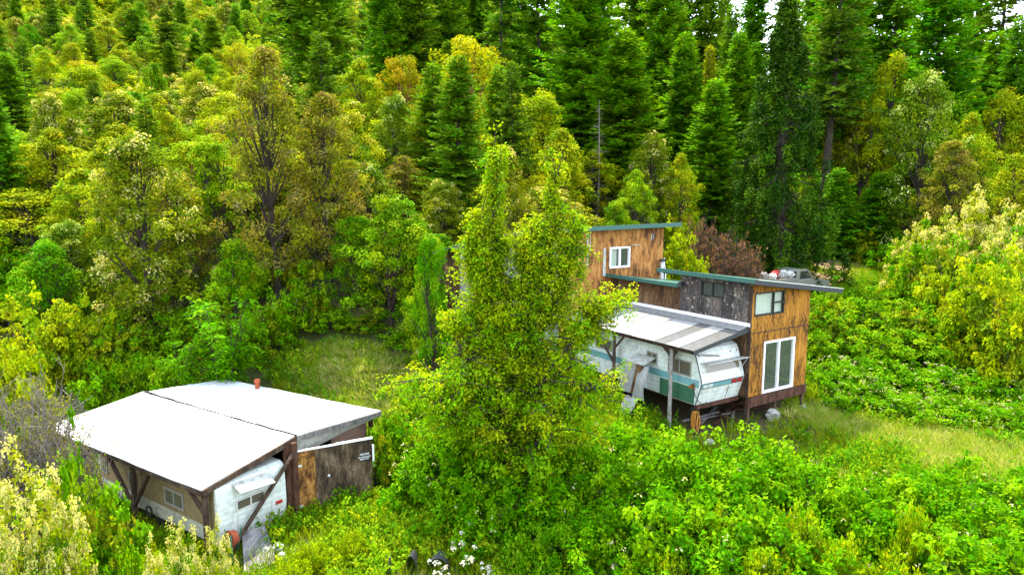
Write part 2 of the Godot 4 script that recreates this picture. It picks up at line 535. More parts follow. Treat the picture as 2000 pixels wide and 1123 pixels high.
# rails: list of level bars; posts: list of upright bars, as fractions. o = outer face depth, out = direction outwards (-1 or 1)
func window(parent: Node, called: String, face: String, a0: float, a1: float, y0: float, y1: float, o: float, out: float, fw: float, frame: Material, posts: Array, rails := [], curtain: Material = null, curtain_to := 1.0) -> void:
	var fb := MB.new()
	var e := o + out * 0.03
	var i := o - out * 0.08
	var seg := [[a0, a1, y0, y0 + fw], [a0, a1, y1 - fw, y1], [a0, a0 + fw, y0 + fw, y1 - fw], [a1 - fw, a1, y0 + fw, y1 - fw]]
	for f in posts:
		var c: float = lerpf(a0, a1, f)
		seg.append([c - fw * 0.45, c + fw * 0.45, y0 + fw, y1 - fw])
	for f in rails:   # [fraction of height, from, to]
		var c: float = lerpf(y0, y1, f[0])
		seg.append([lerpf(a0, a1, f[1]) + fw * 0.46, lerpf(a0, a1, f[2]) - fw, c - fw * 0.4, c + fw * 0.4])
	for s in seg:
		if face == "u":
			fb.box(P(s[0], s[2], minf(e, i)), P(s[1], s[3], maxf(e, i)))
		else:
			fb.box(P(minf(e, i), s[2], s[0]), P(maxf(e, i), s[3], s[1]))
	var f0 := part(called, fb, frame, parent)
	var edges := [0.0] + posts + [1.0]
	for k in edges.size() - 1:
		var pb := MB.new()
		var p := lerpf(a0, a1, edges[k]) + fw * 0.5
		var q := lerpf(a0, a1, edges[k + 1]) - fw * 0.5
		var d: float = o - out * (0.02 + 0.02 * (k % 2))
		if face == "u":
			pb.quad(P(p, y0 + fw * 0.5, d), P(q, y0 + fw * 0.5, d), P(q, y1 - fw * 0.5, d), P(p, y1 - fw * 0.5, d))
		else:
			pb.quad(P(d, y0 + fw * 0.5, p), P(d, y0 + fw * 0.5, q), P(d, y1 - fw * 0.5, q), P(d, y1 - fw * 0.5, p))
		part("pane", pb, mats.pane, f0)
	if curtain:
		var cb := MB.new()
		var n := 26
		for k in n:
			var p := lerpf(a0, lerpf(a0, a1, curtain_to), float(k) / n)
			var q := lerpf(a0, lerpf(a0, a1, curtain_to), float(k + 1) / n)
			var dp := o - out * (0.12 + 0.025 * sin(k * 1.9))
			var dq := o - out * (0.12 + 0.025 * sin((k + 1) * 1.9))
			if face == "u":
				cb.quad(P(p, y0, dp), P(q, y0, dq), P(q, y1, dq), P(p, y1, dp))
			else:
				cb.quad(P(dp, y0, p), P(dq, y0, q), P(dq, y1, q), P(dp, y1, p))
		part("curtain", cb, curtain, f0)

# a flat sheet given by four corners (counter from near left) and a thickness straight down
func plate(a: Vector3, b: Vector3, c: Vector3, d: Vector3, t: float) -> MB:
	var mb := MB.new()
	var k := Vector3(0, -t, 0)
	mb.hexa([a + k, b + k, c + k, d + k, a, b, c, d])
	return mb

const HOUSE := Vector3(9.198, 1.330, -25.0)
const HOUSE_TURN := 0.5585   # 32 degrees

# ---------------------------------------------------------------- stilted house
func stilt_house() -> void:
	var t := thing("stilt_house", "two-storey plywood house on stilts with sliding glass door and green edged roof", "house", HOUSE, HOUSE_TURN)
	var og: Material = mats.orange_plywood
	var gy: Material = mats.grey_plywood
	var br: Material = mats.brown_plywood
	var door := [0.73, 2.66, 0.42, 2.5]
	var win := [0.04, 1.83, 3.55, 4.46]
	siding(t, "u", [-0.1, 0.56, 1.75, 2.92, 3.5], 0.40, 2.90, 2.90, 0.0, 0.1, [door], og)
	siding(t, "u", [-0.1, 1.12, 2.31, 3.5], 2.925, 4.83, 4.36, -0.012, 0.1, [win], og)
	var lw := [1.29, 2.5, 4.09, 4.69]
	siding(t, "v", [0.1, 1.3, 2.5, 3.65], 0.40, 2.9, 2.9, -0.1, 0.0, [], br)
	siding(t, "v", [0.1, 1.25, 2.47, 3.65], 2.925, 4.83, 4.83, -0.11, 0.0, [lw], gy)
	siding(t, "v", [3.66, 4.85, 6.05, 7.25, 8.1], 0.40, 4.24, 4.24, -0.07, 0.0, [], br)
	var back := MB.new()
	wall(back, "v", 0.1, 8.1, 0.4, 4.36, 3.8, 3.4, 3.5)
	wall(back, "u", 0.0, 3.4, 0.4, 4.80, 4.36, 3.55, 3.63)
	wall(back, "u", 0.0, 3.4, 0.4, 4.2, 3.8, 8.0, 8.1)
	part("rear_wall", back, br, t)
	var fl := MB.new()
	fl.box(P(0.0, 0.28, 0.1), P(3.4, 0.385, 8.0))
	part("floor_deck", fl, mats.timber, t)
	var skirt := MB.new()
	skirt.hexa([P(-0.14, -0.02, -0.06), P(3.52, 0.03, -0.06), P(3.52, 0.03, 0.04), P(-0.14, -0.02, 0.04), P(-0.14, 0.38, -0.06), P(3.52, 0.39, -0.06), P(3.52, 0.39, 0.04), P(-0.14, 0.38, 0.04)])
	part("rim_beam", skirt, mats.red_timber, t)
	var seam := MB.new()
	seam.box(P(-0.13, 2.895, -0.03), P(3.51, 2.925, -0.013))
	part("drip_strip", seam, mats.timber, t)
	for q in [[-0.03, 0.05, 0.13], [1.63, 0.05, 0.11], [3.38, 0.05, 0.11], [3.38, 3.4, 0.12], [0.0, 3.4, 0.12], [0.0, 7.9, 0.12], [3.38, 7.9, 0.12]]:
		var pb := MB.new()
		pb.beam(P(q[0], -1.0, q[1]), P(q[0], 0.3, q[1]), q[2], q[2], Vector3.RIGHT)
		part("stilt_post", pb, mats.timber, t)
	var corner := MB.new()
	corner.box(P(-0.135, 0.4, -0.035), P(-0.1015, 4.75, 0.14))
	part("corner_board", corner, mats.timber, t)
	window(t, "sliding_door", "u", door[0], door[1], door[2], door[3], 0.0, -1.0, 0.085, mats.white_vinyl, [0.49], [])
	window(t, "window", "u", win[0], win[1], win[2], win[3], 0.0, -1.0, 0.055, mats.dark_frame, [0.64], [[0.5, 0.64, 1.0]], mats.curtain)
	window(t, "window", "v", lw[0], lw[1], lw[2], lw[3], -0.1, -1.0, 0.045, mats.dark_frame, [0.5])
	# roofs: they fall away towards +u
	var y := func(u: float) -> float: return 4.98 - 0.131 * (u + 0.1)
	var r := part("roof", plate(P(-0.5, y.call(-0.5), -0.36), P(5.12, y.call(5.12), -0.36), P(5.12, y.call(5.12), 4.6), P(-0.5, y.call(-0.5), 4.6), 0.07), mats.roof_green, t)
	var fb := MB.new()
	fb.beam(P(-0.53, y.call(-0.5) - 0.06, -0.40), P(-0.53, y.call(-0.5) - 0.06, 4.64), 0.04, 0.17)
	part("fascia", fb, mats.roof_green, r)
	fb = MB.new()
	fb.beam(P(-0.50, y.call(-0.5) - 0.075, -0.385), P(5.12, y.call(5.12) - 0.075, -0.385), 0.04, 0.19)
	part("fascia", fb, mats.dark_metal, r)
	fb = MB.new()
	fb.beam(P(-0.3, y.call(-0.3) + 0.022, -0.375), P(5.16, y.call(5.16) + 0.022, -0.375), 0.09, 0.03)
	part("edge_trim", fb, mats.alu_frame, r)
	for k in 9:
		fb = MB.new()
		var vv := -0.2 + k * 0.57
		fb.beam(P(-0.45, y.call(-0.45) - 0.13, vv), P(4.9, y.call(4.9) - 0.13, vv), 0.05, 0.11)
		part("rafter", fb, mats.timber, r)
	var y2 := func(u: float) -> float: return 4.42 - 0.131 * (u + 0.1)
	r = part("roof", plate(P(-0.4, y2.call(-0.4), 3.68), P(3.9, y2.call(3.9), 3.68), P(3.9, y2.call(3.9), 8.15), P(-0.4, y2.call(-0.4), 8.15), 0.07), mats.roof_green, t)
	fb = MB.new()
	fb.beam(P(-0.43, y2.call(-0.4) - 0.06, 3.5), P(-0.43, y2.call(-0.4) - 0.06, 8.9), 0.04, 0.16)
	part("fascia", fb, mats.roof_green, r)
	fb = MB.new()
	fb.beam(P(-0.43, y2.call(-0.4) - 0.02, 3.42), P(0.6, y2.call(0.6) + 0.16, 3.62), 0.14, 0.2)
	part("gutter_end", fb, mats.dark_metal, r)

# ---------------------------------------------------------------- cabin at the back
func plywood_cabin() -> void:
	var t := thing("plywood_cabin", "tall orange plywood cabin with white framed window and green roof edge, behind the stilt house", "cabin", HOUSE, HOUSE_TURN)
	var w := [-0.2, 1.1, 4.70, 5.72]
	siding(t, "u", [-3.2, -1.95, -0.75, 0.47, 1.7, 2.92, 3.32], -0.6, 6.5, 6.62, 8.2, 8.3, [w], mats.cabin_plywood)
	window(t, "window", "u", w[0], w[1], w[2], w[3], 8.2, -1.0, 0.09, mats.white_vinyl, [0.5], [], mats.curtain, 0.4)
	var lw := [-7.6, -6.55, 4.86, 5.86]
	siding(t, "u", [-8.25, -7.05, -5.8, -4.5, -3.2], 3.9, 6.05, 6.6, 8.22, 8.3, [lw], mats.grey_board)
	siding(t, "u", [-8.25, -7.05, -5.8, -4.5, -3.2], -0.6, 3.88, 3.88, 8.2, 8.3, [], mats.sheet_mid)
	window(t, "window", "u", lw[0], lw[1], lw[2], lw[3], 8.22, -1.0, 0.10, mats.white_vinyl, [0.5])
	var back := MB.new()
	wall(back, "v", 8.3, 12.8, -0.6, 6.5, 6.05, 3.22, 3.32)
	wall(back, "v", 8.3, 10.3, -0.6, 5.95, 5.55, -8.25, -8.15)
	wall(back, "u", -8.15, -3.1, -0.6, 5.5, 5.9, 10.2, 10.3)
	wall(back, "v", 10.3, 12.8, -0.6, 6.2, 5.95, -3.2, -3.1)
	wall(back, "u", -3.1, 3.22, -0.6, 5.9, 5.95, 12.7, 12.8)
	part("rear_wall", back, mats.brown_plywood, t)
	var r := part("roof", plate(P(-4.8, 6.66, 7.8), P(4.1, 6.80, 7.8), P(4.1, 6.2, 13.1), P(-4.8, 6.06, 13.1), 0.06), mats.roof_green, t)
	var fb := MB.new()
	fb.beam(P(-4.8, 6.60, 7.775), P(4.12, 6.74, 7.775), 0.05, 0.2)
	part("fascia", fb, mats.roof_green, r)
	r = part("roof", plate(P(-8.75, 6.12, 7.75), P(-4.81, 6.72, 7.75), P(-4.81, 6.2, 10.5), P(-8.75, 5.6, 10.5), 0.06), mats.roof_green, t)
	fb = MB.new()
	fb.beam(P(-8.76, 6.07, 7.72), P(-4.83, 6.66, 7.72), 0.05, 0.17)
	part("fascia", fb, mats.dark_metal, r)
	for q in [[-1.62, 4.9, -1.52, 6.48], [-1.45, 5.6, -1.38, 6.48], [-0.62, 4.35, -0.45, 5.7], [1.15, 5.76, 1.75, 5.79], [-2.3, 5.5, -1.7, 5.54], [2.45, 6.0, 2.52, 6.3], [2.6, 6.05, 2.64, 6.4]]:
		var mb := MB.new()
		mb.hexa([P(q[0], q[1], 8.17), P(q[2], q[1], 8.17), P(q[2], q[1], 8.185), P(q[0], q[1], 8.185), P(q[0] + 0.03, q[3], 8.17), P(q[2] - 0.01, q[3], 8.17), P(q[2] - 0.01, q[3], 8.185), P(q[0] + 0.03, q[3], 8.185)])
		part("trim_scrap", mb, mats.tarp, t)
	var ch := MB.new()
	ch.tube(PackedVector3Array([P(3.05, 3.7, 7.95), P(3.05, 4.92, 7.95)]), PackedFloat32Array([0.09, 0.09]), 12)
	var cp := part("stove_pipe", ch, mats.alu_frame, t)
	ch = MB.new()
	ch.tube(PackedVector3Array([P(3.05, 4.90, 7.95), P(3.05, 5.02, 7.95)]), PackedFloat32Array([0.14, 0.14]), 12)
	part("pipe_cap", ch, mats.dark_metal, cp)
	ch = MB.new()
	ch.tube(PackedVector3Array([P(3.3, 3.8, 7.98), P(3.36, 4.3, 8.0), P(3.30, 4.7, 8.05), P(3.33, 5.05, 8.1)]), PackedFloat32Array([0.03, 0.035, 0.03, 0.025]), 6)
	part("hanging_cable", ch, mats.white_vinyl, t)

# ---------------------------------------------------------------- lean-to over the trailer
func canopy() -> void:
	var t := thing("trailer_canopy", "sloping canopy of white and grey corrugated sheets on timber posts beside the stilt house", "canopy", HOUSE, HOUSE_TURN)
	var kinds := [1, 0, 1, 0, 0, 2, 0, 2, 0, 0, 2, 0]
	var span := 0.66
	for k in 12:
		var mb := MB.new()
		var v0 := 0.10 + k * span
		var n := 18
		var lift := 0.006 * (k % 2)
		for q in n:
			var a := v0 + span * 1.02 * q / n
			var b := v0 + span * 1.02 * (q + 1) / n
			var ya := 0.013 * (1 if q % 2 == 0 else -1) + lift
			var yb := 0.013 * (1 if q % 2 == 1 else -1) + lift
			mb.quad(P(-3.08, 2.575 + ya, a), P(-0.14, 3.10 + ya, a), P(-0.14, 3.10 + yb, b), P(-3.08, 2.575 + yb, b))
		part("roof_sheet", mb, [mats.sheet_white, mats.sheet_grey, mats.sheet_mid][kinds[k]], t)
	var f := MB.new()
	f.hexa([P(-0.62, 3.045, 0.1), P(-0.62, 3.045, 8.0), P(-0.62, 3.06, 8.0), P(-0.62, 3.06, 0.1), P(-0.115, 3.155, 0.1), P(-0.115, 3.155, 8.0), P(-0.115, 3.17, 8.0), P(-0.115, 3.17, 0.1)])
	part("wall_flashing", f, mats.rubber_flash, t)
	f = MB.new()
	f.beam(P(-0.135, 3.235, 0.0), P(-0.135, 3.235, 8.0), 0.045, 0.13)
	part("edge_board", f, mats.white_vinyl, t)
	f = MB.new()
	f.beam(P(-3.1, 2.51, 0.07), P(-0.12, 3.045, 0.07), 0.05, 0.16)
	part("edge_board", f, mats.dark_metal, t)
	f = MB.new()
	f.beam(P(-2.85, 2.46, 0.15), P(-2.85, 2.46, 8.1), 0.09, 0.16)
	part("eave_beam", f, mats.timber, t)
	for k in 8:
		f = MB.new()
		f.beam(P(-3.0, 2.50, 0.3 + k * 1.07), P(-0.15, 3.01, 0.3 + k * 1.07), 0.045, 0.10)
		part("rafter", f, mats.timber, t)
	f = MB.new()
	f.beam(P(-2.9, 2.42, 0.02), P(-2.0, 2.32, -0.16), 0.16, 0.05)
	part("loose_board", f, mats.grey_board, t)
	for v in [1.42, 4.7, 7.7]:
		f = MB.new()
		f.tube(PackedVector3Array([P(-2.82, -1.0, v), P(-2.8, 0.8, v + 0.01), P(-2.82, 2.40, v)]), PackedFloat32Array([0.085, 0.075, 0.07]), 9)
		part("post", f, mats.pale_bark if v < 2.0 else mats.timber, t)
	for b in [[4.7, 5.95, 1.15], [4.7, 4.05, 1.75], [7.7, 6.9, 1.5]]:
		f = MB.new()
		f.beam(P(-2.83, b[2], b[0]), P(-2.83, 2.42, b[1]), 0.05, 0.1, Vector3.RIGHT)
		part("knee_brace", f, mats.timber, t)
	f = MB.new()
	f.hexa([P(-2.76, 1.98, 1.36), P(-2.76, 1.98, 1.50), P(-2.73, 1.98, 1.50), P(-2.73, 1.98, 1.36), P(-2.76, 2.44, 1.1), P(-2.76, 2.44, 2.1), P(-2.73, 2.44, 2.1), P(-2.73, 2.44, 1.1)])
	part("gusset", f, mats.timber, t)

# ---------------------------------------------------------------- trailer by the house
func house_trailer() -> void:
	var t := thing("travel_trailer", "white travel trailer with teal stripe parked under the corrugated canopy", "trailer", HOUSE, HOUSE_TURN)
	var prof := PackedVector2Array([Vector2(0.44, 0.37), Vector2(0.17, 1.2), Vector2(0.19, 1.36), Vector2(0.52, 2.30), Vector2(0.60, 2.42), Vector2(0.78, 2.50), Vector2(1.4, 2.53), Vector2(7.3, 2.53), Vector2(7.75, 2.40), Vector2(7.95, 1.9), Vector2(8.0, 1.2), Vector2(7.7, 0.4)])
	var b := MB.new()
	b.extrude(prof, -2.5, -0.14)
	part("body", b, mats.trailer_white, t)
	var s := MB.new()
	for q in range(1, 5):
		s.beam(P(-2.505, prof[q - 1].y, prof[q - 1].x - 0.01), P(-2.505, prof[q].y, prof[q].x - 0.01), 0.03, 0.03)
	part("edge_moulding", s, mats.dark_metal, t)
	s = MB.new()
	s.box(P(-2.512, 1.06, 0.30), P(-2.495, 1.33, 7.9))
	part("teal_stripe", s, mats.teal_paint, t)
	s = MB.new()
	for k in 6:
		s.hexa([P(-2.53, 0.40 + k * 0.105, 0.50), P(-2.53, 0.40 + k * 0.105, 2.28), P(-2.497, 0.40 + k * 0.105, 2.28), P(-2.497, 0.40 + k * 0.105, 0.50), P(-2.518, 0.50 + k * 0.105, 0.50), P(-2.518, 0.50 + k * 0.105, 2.28), P(-2.497, 0.50 + k * 0.105, 2.28), P(-2.497, 0.50 + k * 0.105, 0.50)])
	part("green_skirt", s, mats.green_board, t)
	s = MB.new()
	s.hexa([P(-2.545, 0.96, 0.46), P(-2.545, 0.99, 0.85), P(-2.535, 0.99, 0.85), P(-2.535, 0.96, 0.46), P(-2.55, 1.23, 0.47), P(-2.55, 1.12, 0.62), P(-2.54, 1.12, 0.62), P(-2.54, 1.23, 0.47)])
	part("board_scrap", s, mats.flake_board, t)
	for w in [[0.68, 1.87, 1.38, 1.97], [2.46, 3.06, 1.52, 1.95], [5.2, 6.3, 1.5, 1.95]]:
		trailer_window(t, w[0], w[1], w[2], w[3], -2.5, mats.blind_cloth)
	s = MB.new()
	s.box(P(-2.53, 1.88, 3.6), P(-2.5, 2.04, 3.95))
	for k in 4:
		s.box(P(-2.545, 1.895 + k * 0.035, 3.62), P(-2.53, 1.915 + k * 0.035, 3.93))
	part("vent", s, mats.alu_frame, t)
	# rear face: upper slope
	var dirv := (P(0, 2.30, 0.52) - P(0, 1.36, 0.19)).normalized()
	var nrm := Vector3(1, 0, 0).cross(dirv)
	var f := Transform3D(Basis(Vector3(1, 0, 0), dirv, nrm), P(-2.5, 1.36, 0.19))
	s = MB.new()
	s.slab(f, Vector3(0.30, 0.20, -0.01), Vector3(2.22, 0.56, 0.012))
	var rw := part("rear_window", s, mats.alu_frame, t)
	s = MB.new()
	s.slab(f, Vector3(0.35, 0.24, 0.013), Vector3(2.17, 0.52, 0.018))
	part("blind", s, mat("blind", lin(0.16, 0.13, 0.08), 0.5), rw)
	s = MB.new()
	s.slab(f, Vector3(0.34, 0.23, 0.03), Vector3(2.18, 0.53, 0.033))
	part("pane", s, mats.dusty_pane, rw)
	s = MB.new()
	var hinge := f * Vector3(0, 0.62, 0.0)
	var vis := Transform3D(Basis(Vector3.RIGHT, -0.12) , hinge)
	s.slab(vis, Vector3(0.14, -0.015, 0.0), Vector3(2.44, 0.012, 0.42))
	part("window_visor", s, mats.tarp, t)
	for x in [0.2, 2.35]:
		s = MB.new()
		s.beam(vis * Vector3(x, 0, 0.38), f * Vector3(x, 0.25, 0.01), 0.02, 0.02)
		part("visor_stay", s, mats.alu_frame, t)
	# rear face: belt
	var dl := (P(0, 1.2, 0.17) - P(0, 0.37, 0.44)).normalized()
	var nl := Vector3(1, 0, 0).cross(dl)
	var g := Transform3D(Basis(Vector3(1, 0, 0), dl, nl), P(-2.5, 0.37, 0.44))
	s = MB.new()
	s.slab(g, Vector3(0.05, 0.70, -0.01), Vector3(2.32, 0.89, 0.012))
	part("teal_stripe", s, mats.teal_paint, t)
	s = MB.new()
	s.slab(g, Vector3(0.05, 0.885, -0.01), Vector3(2.32, 0.905, 0.022))
	s.slab(g, Vector3(0.05, 0.685, -0.01), Vector3(2.32, 0.70, 0.022))
	part("trim_rail", s, mats.dark_metal, t)
	for x in [1.66, 1.98]:
		s = MB.new()
		s.slab(g, Vector3(x, 0.735, 0.0), Vector3(x + 0.24, 0.865, 0.05))
		part("tail_lamp", s, mats.tail_red, t)
	for x in [0.10, 0.38]:
		s = MB.new()
		s.slab(g, Vector3(x, 0.73, 0.0), Vector3(x + 0.22, 0.85, 0.04))
		part("lamp_socket", s, mats.alu_frame, t)
	s = MB.new()
	s.slab(g * Transform3D(Basis(Vector3(0, 0, 1), 0.12), Vector3(0.12, 0.5, 0.02)), Vector3(0, 0, 0), Vector3(0.3, 0.15, 0.012))
	part("number_plate", s, mats.alu_frame, t)
	s = MB.new()
	s.slab(g, Vector3(1.60, 0.02, 0.0), Vector3(1.615, 0.62, 0.014))
	part("seam_strip", s, mats.dark_metal, t)
	for x in [0.12, 1.85, 2.2]:
		s = MB.new()
		s.slab(f, Vector3(x, 0.88, 0.0), Vector3(x + 0.05, 0.93, 0.03))
		part("marker_lamp", s, mats.tail_red, t)
	s = MB.new()
	s.box(P(-1.5, 2.53, 0.9), P(-0.8, 2.60, 1.5))
	part("roof_vent", s, mats.tarp, t)
	s = MB.new()
	s.tube(PackedVector3Array([P(-2.56, 1.0, 0.5), P(-2.55, 0.75, 0.42), P(-2.4, 0.5, 0.33), P(-2.1, 0.34, 0.36), P(-2.0, 0.45, 0.34)]), PackedFloat32Array([0.014, 0.014, 0.014, 0.014, 0.014]), 5)
	part("power_lead", s, mats.rubber, t)
	s = MB.new()
	s.beam(P(-2.45, 0.29, 0.45), P(-0.12, 0.29, 0.45), 0.14, 0.15)
	s.beam(P(-2.2, 0.29, 0.5), P(-2.2, 0.29, 7.6), 0.10, 0.14)
	s.beam(P(-0.4, 0.29, 0.5), P(-0.4, 0.29, 7.6), 0.10, 0.14)
	part("chassis", s, mats.red_timber, t)
	for v in [3.9, 4.75]:
		for u in [-2.36, -0.28]:
			var wb := MB.new()
			wb.tube(PackedVector3Array([P(u - 0.1, -0.1, v), P(u + 0.1, -0.1, v)]), PackedFloat32Array([0.34, 0.34]), 18)
			part("wheel", wb, mats.rubber, t)
	# the small roof over the trailer's side door, and the torn skin below it
	s = MB.new()
	s.hexa([P(-3.15, 1.50, 2.55), P(-3.15, 1.50, 3.55), P(-2.5, 1.72, 3.55), P(-2.5, 1.72, 2.55), P(-3.15, 1.54, 2.55), P(-3.15, 1.54, 3.55), P(-2.5, 1.76, 3.55), P(-2.5, 1.76, 2.55)])
	part("door_hood", s, mats.tarp, t)
	s = MB.new()
	s.hexa([P(-3.1, 0.2, 3.05), P(-3.1, 0.2, 3.35), P(-3.06, 0.2, 3.35), P(-3.06, 0.2, 3.05), P(-3.12, 1.50, 2.62), P(-3.12, 1.50, 3.0), P(-3.08, 1.50, 3.0), P(-3.08, 1.50, 2.62)])
	part("door_post", s, mats.brown_plywood, t)
	s = MB.new()
	torn(s, P(-3.05, 1.48, 2.35), P(-3.05, 1.48, 2.78), P(-3.2, 0.1, 2.45), P(-3.1, 0.1, 3.2), 0.10)
	part("peeled_skin", s, mats.sheet_white, t)
	s = MB.new()
	torn(s, P(-3.2, 0.12, 2.75), P(-3.15, 0.1, 3.5), P(-3.5, -1.0, 2.95), P(-3.4, -1.05, 3.75), 0.13)
	part("peeled_skin", s, mats.sheet_white, t)
	s = MB.new()
	torn(s, P(-2.56, 1.35, 3.2), P(-2.56, 1.3, 4.3), P(-2.75, 0.1, 3.4), P(-2.7, 0.0, 4.5), 0.07)
	part("peeled_skin", s, mats.sheet_white, t)

func torn(mb: MB, a: Vector3, b: Vector3, c: Vector3, d: Vector3, amp: float) -> void:
	var n := 9
	var pts := []
	for j in n + 1:
		for i in n + 1:
			var fx := float(i) / n
			var fy := float(j) / n
			var p := a.lerp(b, fx).lerp(c.lerp(d, fx), fy)
			p += Vector3(sin(fy * 3.1) * -amp + sin(fx * 9.0) * 0.02, 0, sin(fy * 8.0 + fx * 3.0) * 0.03)
			pts.append(p)
	for j in n:
		for i in n:
			var k := j * (n + 1) + i
			mb.quad(pts[k], pts[k + 1], pts[k + n + 2], pts[k + n + 1])

func trailer_window(t: Node, v0: float, v1: float, y0: float, y1: float, u: float, cloth: Material) -> void:
	var s := MB.new()
	var fw := 0.05
	for q in [[v0, v1, y0, y0 + fw], [v0, v1, y1 - fw, y1], [v0, v0 + fw, y0 + fw, y1 - fw], [v1 - fw, v1, y0 + fw, y1 - fw], [(v0 + v1) * 0.5 - 0.022, (v0 + v1) * 0.5 + 0.022, y0 + fw, y1 - fw]]:
		s.box(P(u - 0.035, q[2], q[0]), P(u - 0.004, q[3], q[1]))
	var w := part("window", s, mats.dull_frame, t)
	s = MB.new()
	s.box(P(u - 0.008, y0 + 0.02, v0 + 0.02), P(u - 0.003, y1 - 0.02, v1 - 0.02))
	part("blind", s, cloth, w)
	for h in 2:
		s = MB.new()
		var p := lerpf(v0, v1, 0.5 * h) + 0.03
		var q := lerpf(v0, v1, 0.5 * h + 0.5) - 0.03
		s.quad(P(u - 0.022, y0 + 0.03, p), P(u - 0.022, y0 + 0.03, q), P(u - 0.022, y1 - 0.03, q), P(u - 0.022, y1 - 0.03, p))
		part("pane", s, mats.dusty_pane, w)

const SHED := Vector3(-7.955, -0.021, -17.0)
const SHED_TURN := 0.9774   # 56 degrees

# ---------------------------------------------------------------- roofed shelter round the second trailer
func shelter() -> void:
	var t := thing("trailer_shelter", "wide low shelter with bright white sheet roof and dark plywood gate", "shelter", SHED, SHED_TURN)
	# two roof sheets with a gap along the crest
	var r := roof_sheet(t, P(-0.35, 1.70, 0.12), P(2.67, 2.28, 0.12), P(2.54, 2.26, 8.7), P(-0.50, 1.68, 9.2))
	r = roof_sheet(t, P(2.755, 2.285, 0.10), P(6.22, 2.12, 0.06), P(5.72, 2.08, 8.4), P(2.635, 2.265, 8.55))
	var mb := MB.new()
	mb.beam(P(2.70, 2.05, 0.15), P(2.57, 2.03, 8.5), 0.12, 0.13)
	part("ridge_beam", mb, mats.timber, t)
	mb = MB.new()
	for k in 24:
		var f0 := k / 24.0
		var f1 := (k + 1) / 24.0
		var w0 := 0.02 * sin(k * 1.7) + 0.012 * sin(k * 4.1)
		var w1 := 0.02 * sin((k + 1) * 1.7) + 0.012 * sin((k + 1) * 4.1)
		mb.beam(P(lerpf(2.71, 2.585, f0) + w0, 2.285 - 0.03 * sin(PI * f0), lerpf(0.1, 8.55, f0)), P(lerpf(2.71, 2.585, f1) + w1, 2.285 - 0.03 * sin(PI * f1), lerpf(0.1, 8.55, f1)), 0.05, 0.05)
	part("ridge_seam", mb, mats.rubber, t)
	for e in [[P(-0.33, 1.585, 0.14), P(-0.40, 1.565, 8.58), mats.timber], [P(-0.33, 1.60, 0.09), P(2.70, 2.18, 0.09), mats.timber], [P(2.72, 2.18, 0.085), P(6.2, 2.015, 0.045), mats.grey_board], [P(6.18, 2.01, 0.1), P(5.7, 1.97, 8.35), mats.timber]]:
		mb = MB.new()
		mb.beam(e[0], e[1], 0.045, 0.16)
		part("fascia_board", mb, e[2], t)
	for k in 6:
		mb = MB.new()
		var v := 0.5 + k * 1.6
		mb.beam(P(-0.3, 1.60, v), P(2.6, 2.17, v), 0.05, 0.10)
		mb.beam(P(2.7, 2.17, v), P(5.9, 2.0, v), 0.05, 0.10)
		part("rafter", mb, mats.timber, t)
	for q in [[2.6, 2.19, 8.4, 0.35], [0.9, 1.88, 8.4, 0.4], [4.3, 2.1, 8.3, 0.3]]:
		mb = MB.new()
		mb.beam(P(q[0], q[1], q[2]), P(q[0] - 0.02, q[1] + 0.02, q[2] + q[3]), 0.12, 0.09)
		part("rafter_tail", mb, mats.grey_board, t)
	# posts
	for q in [[-0.16, 0.30, 1.58], [-0.18, 4.08, 1.57], [-0.2, 7.3, 1.56], [6.0, 0.35, 1.98], [5.7, 4.3, 1.95], [5.6, 8.1, 1.93], [2.6, 8.2, 2.1]]:
		mb = MB.new()
		mb.beam(P(q[0], -0.75, q[1]), P(q[0], q[2], q[1]), 0.12, 0.12, Vector3.RIGHT)
		part("post", mb, mats.timber, t)
	for q in [[2.36, 0.12, 2.08], [2.52, -0.02, 2.14]]:
		mb = MB.new()
		mb.beam(P(q[0], -0.75, q[1]), P(q[0], q[2], q[1]), 0.13, 0.16, Vector3.RIGHT)
		part("post", mb, mats.red_timber, t)
	for b in [[P(-0.2, 0.05, 4.08), P(-0.26, 1.55, 5.45)], [P(-0.2, 0.12, 4.06), P(-0.26, 1.55, 2.85)], [P(-0.18, 0.95, 0.34), P(-0.30, 1.57, 0.85)], [P(-0.16, 0.9, 7.3), P(-0.26, 1.55, 6.6)]]:
		mb = MB.new()
		mb.beam(b[0], b[1], 0.07, 0.11, Vector3.RIGHT)
		part("brace", mb, mats.timber, t)
	mb = MB.new()
	mb.beam(P(2.44, 1.86, -0.10), P(-0.35, -0.62, -0.28), 0.08, 0.10, Vector3(0, 0, 1))
	part("long_prop", mb, mats.timber, t)
	# dark panels closing the far end of the trailer's side
	mb = MB.new()
	mb.box(P(-0.16, -0.1, 6.75), P(-0.12, 1.55, 7.25))
	mb.box(P(-0.13, -0.1, 7.35), P(-0.09, 1.55, 8.3))
	part("end_panel", mb, mats.gate_plywood, t)
	# gable infill above the gate
	mb = MB.new()
	mb.hexa([P(2.75, 1.55, 0.22), P(4.7, 1.75, 0.25), P(4.7, 1.75, 0.29), P(2.75, 1.55, 0.27), P(2.75, 2.2, 0.16), P(4.7, 2.1, 0.16), P(4.7, 2.1, 0.2), P(2.75, 2.2, 0.2)])
	mb.hexa([P(4.7, 1.75, 0.25), P(5.95, 1.85, 0.2), P(5.95, 1.85, 0.24), P(4.7, 1.75, 0.29), P(4.7, 2.1, 0.16), P(5.95, 2.04, 0.14), P(5.95, 2.04, 0.18), P(4.7, 2.1, 0.2)])
	part("gable_tarp", mb, mats.tarp, t)
	mb = MB.new()
	mb.box(P(4.4, 0.3, 0.5), P(5.95, 1.84, 0.56))
	part("pink_panel", mb, mats.pink_panel, t)
	mb = MB.new()
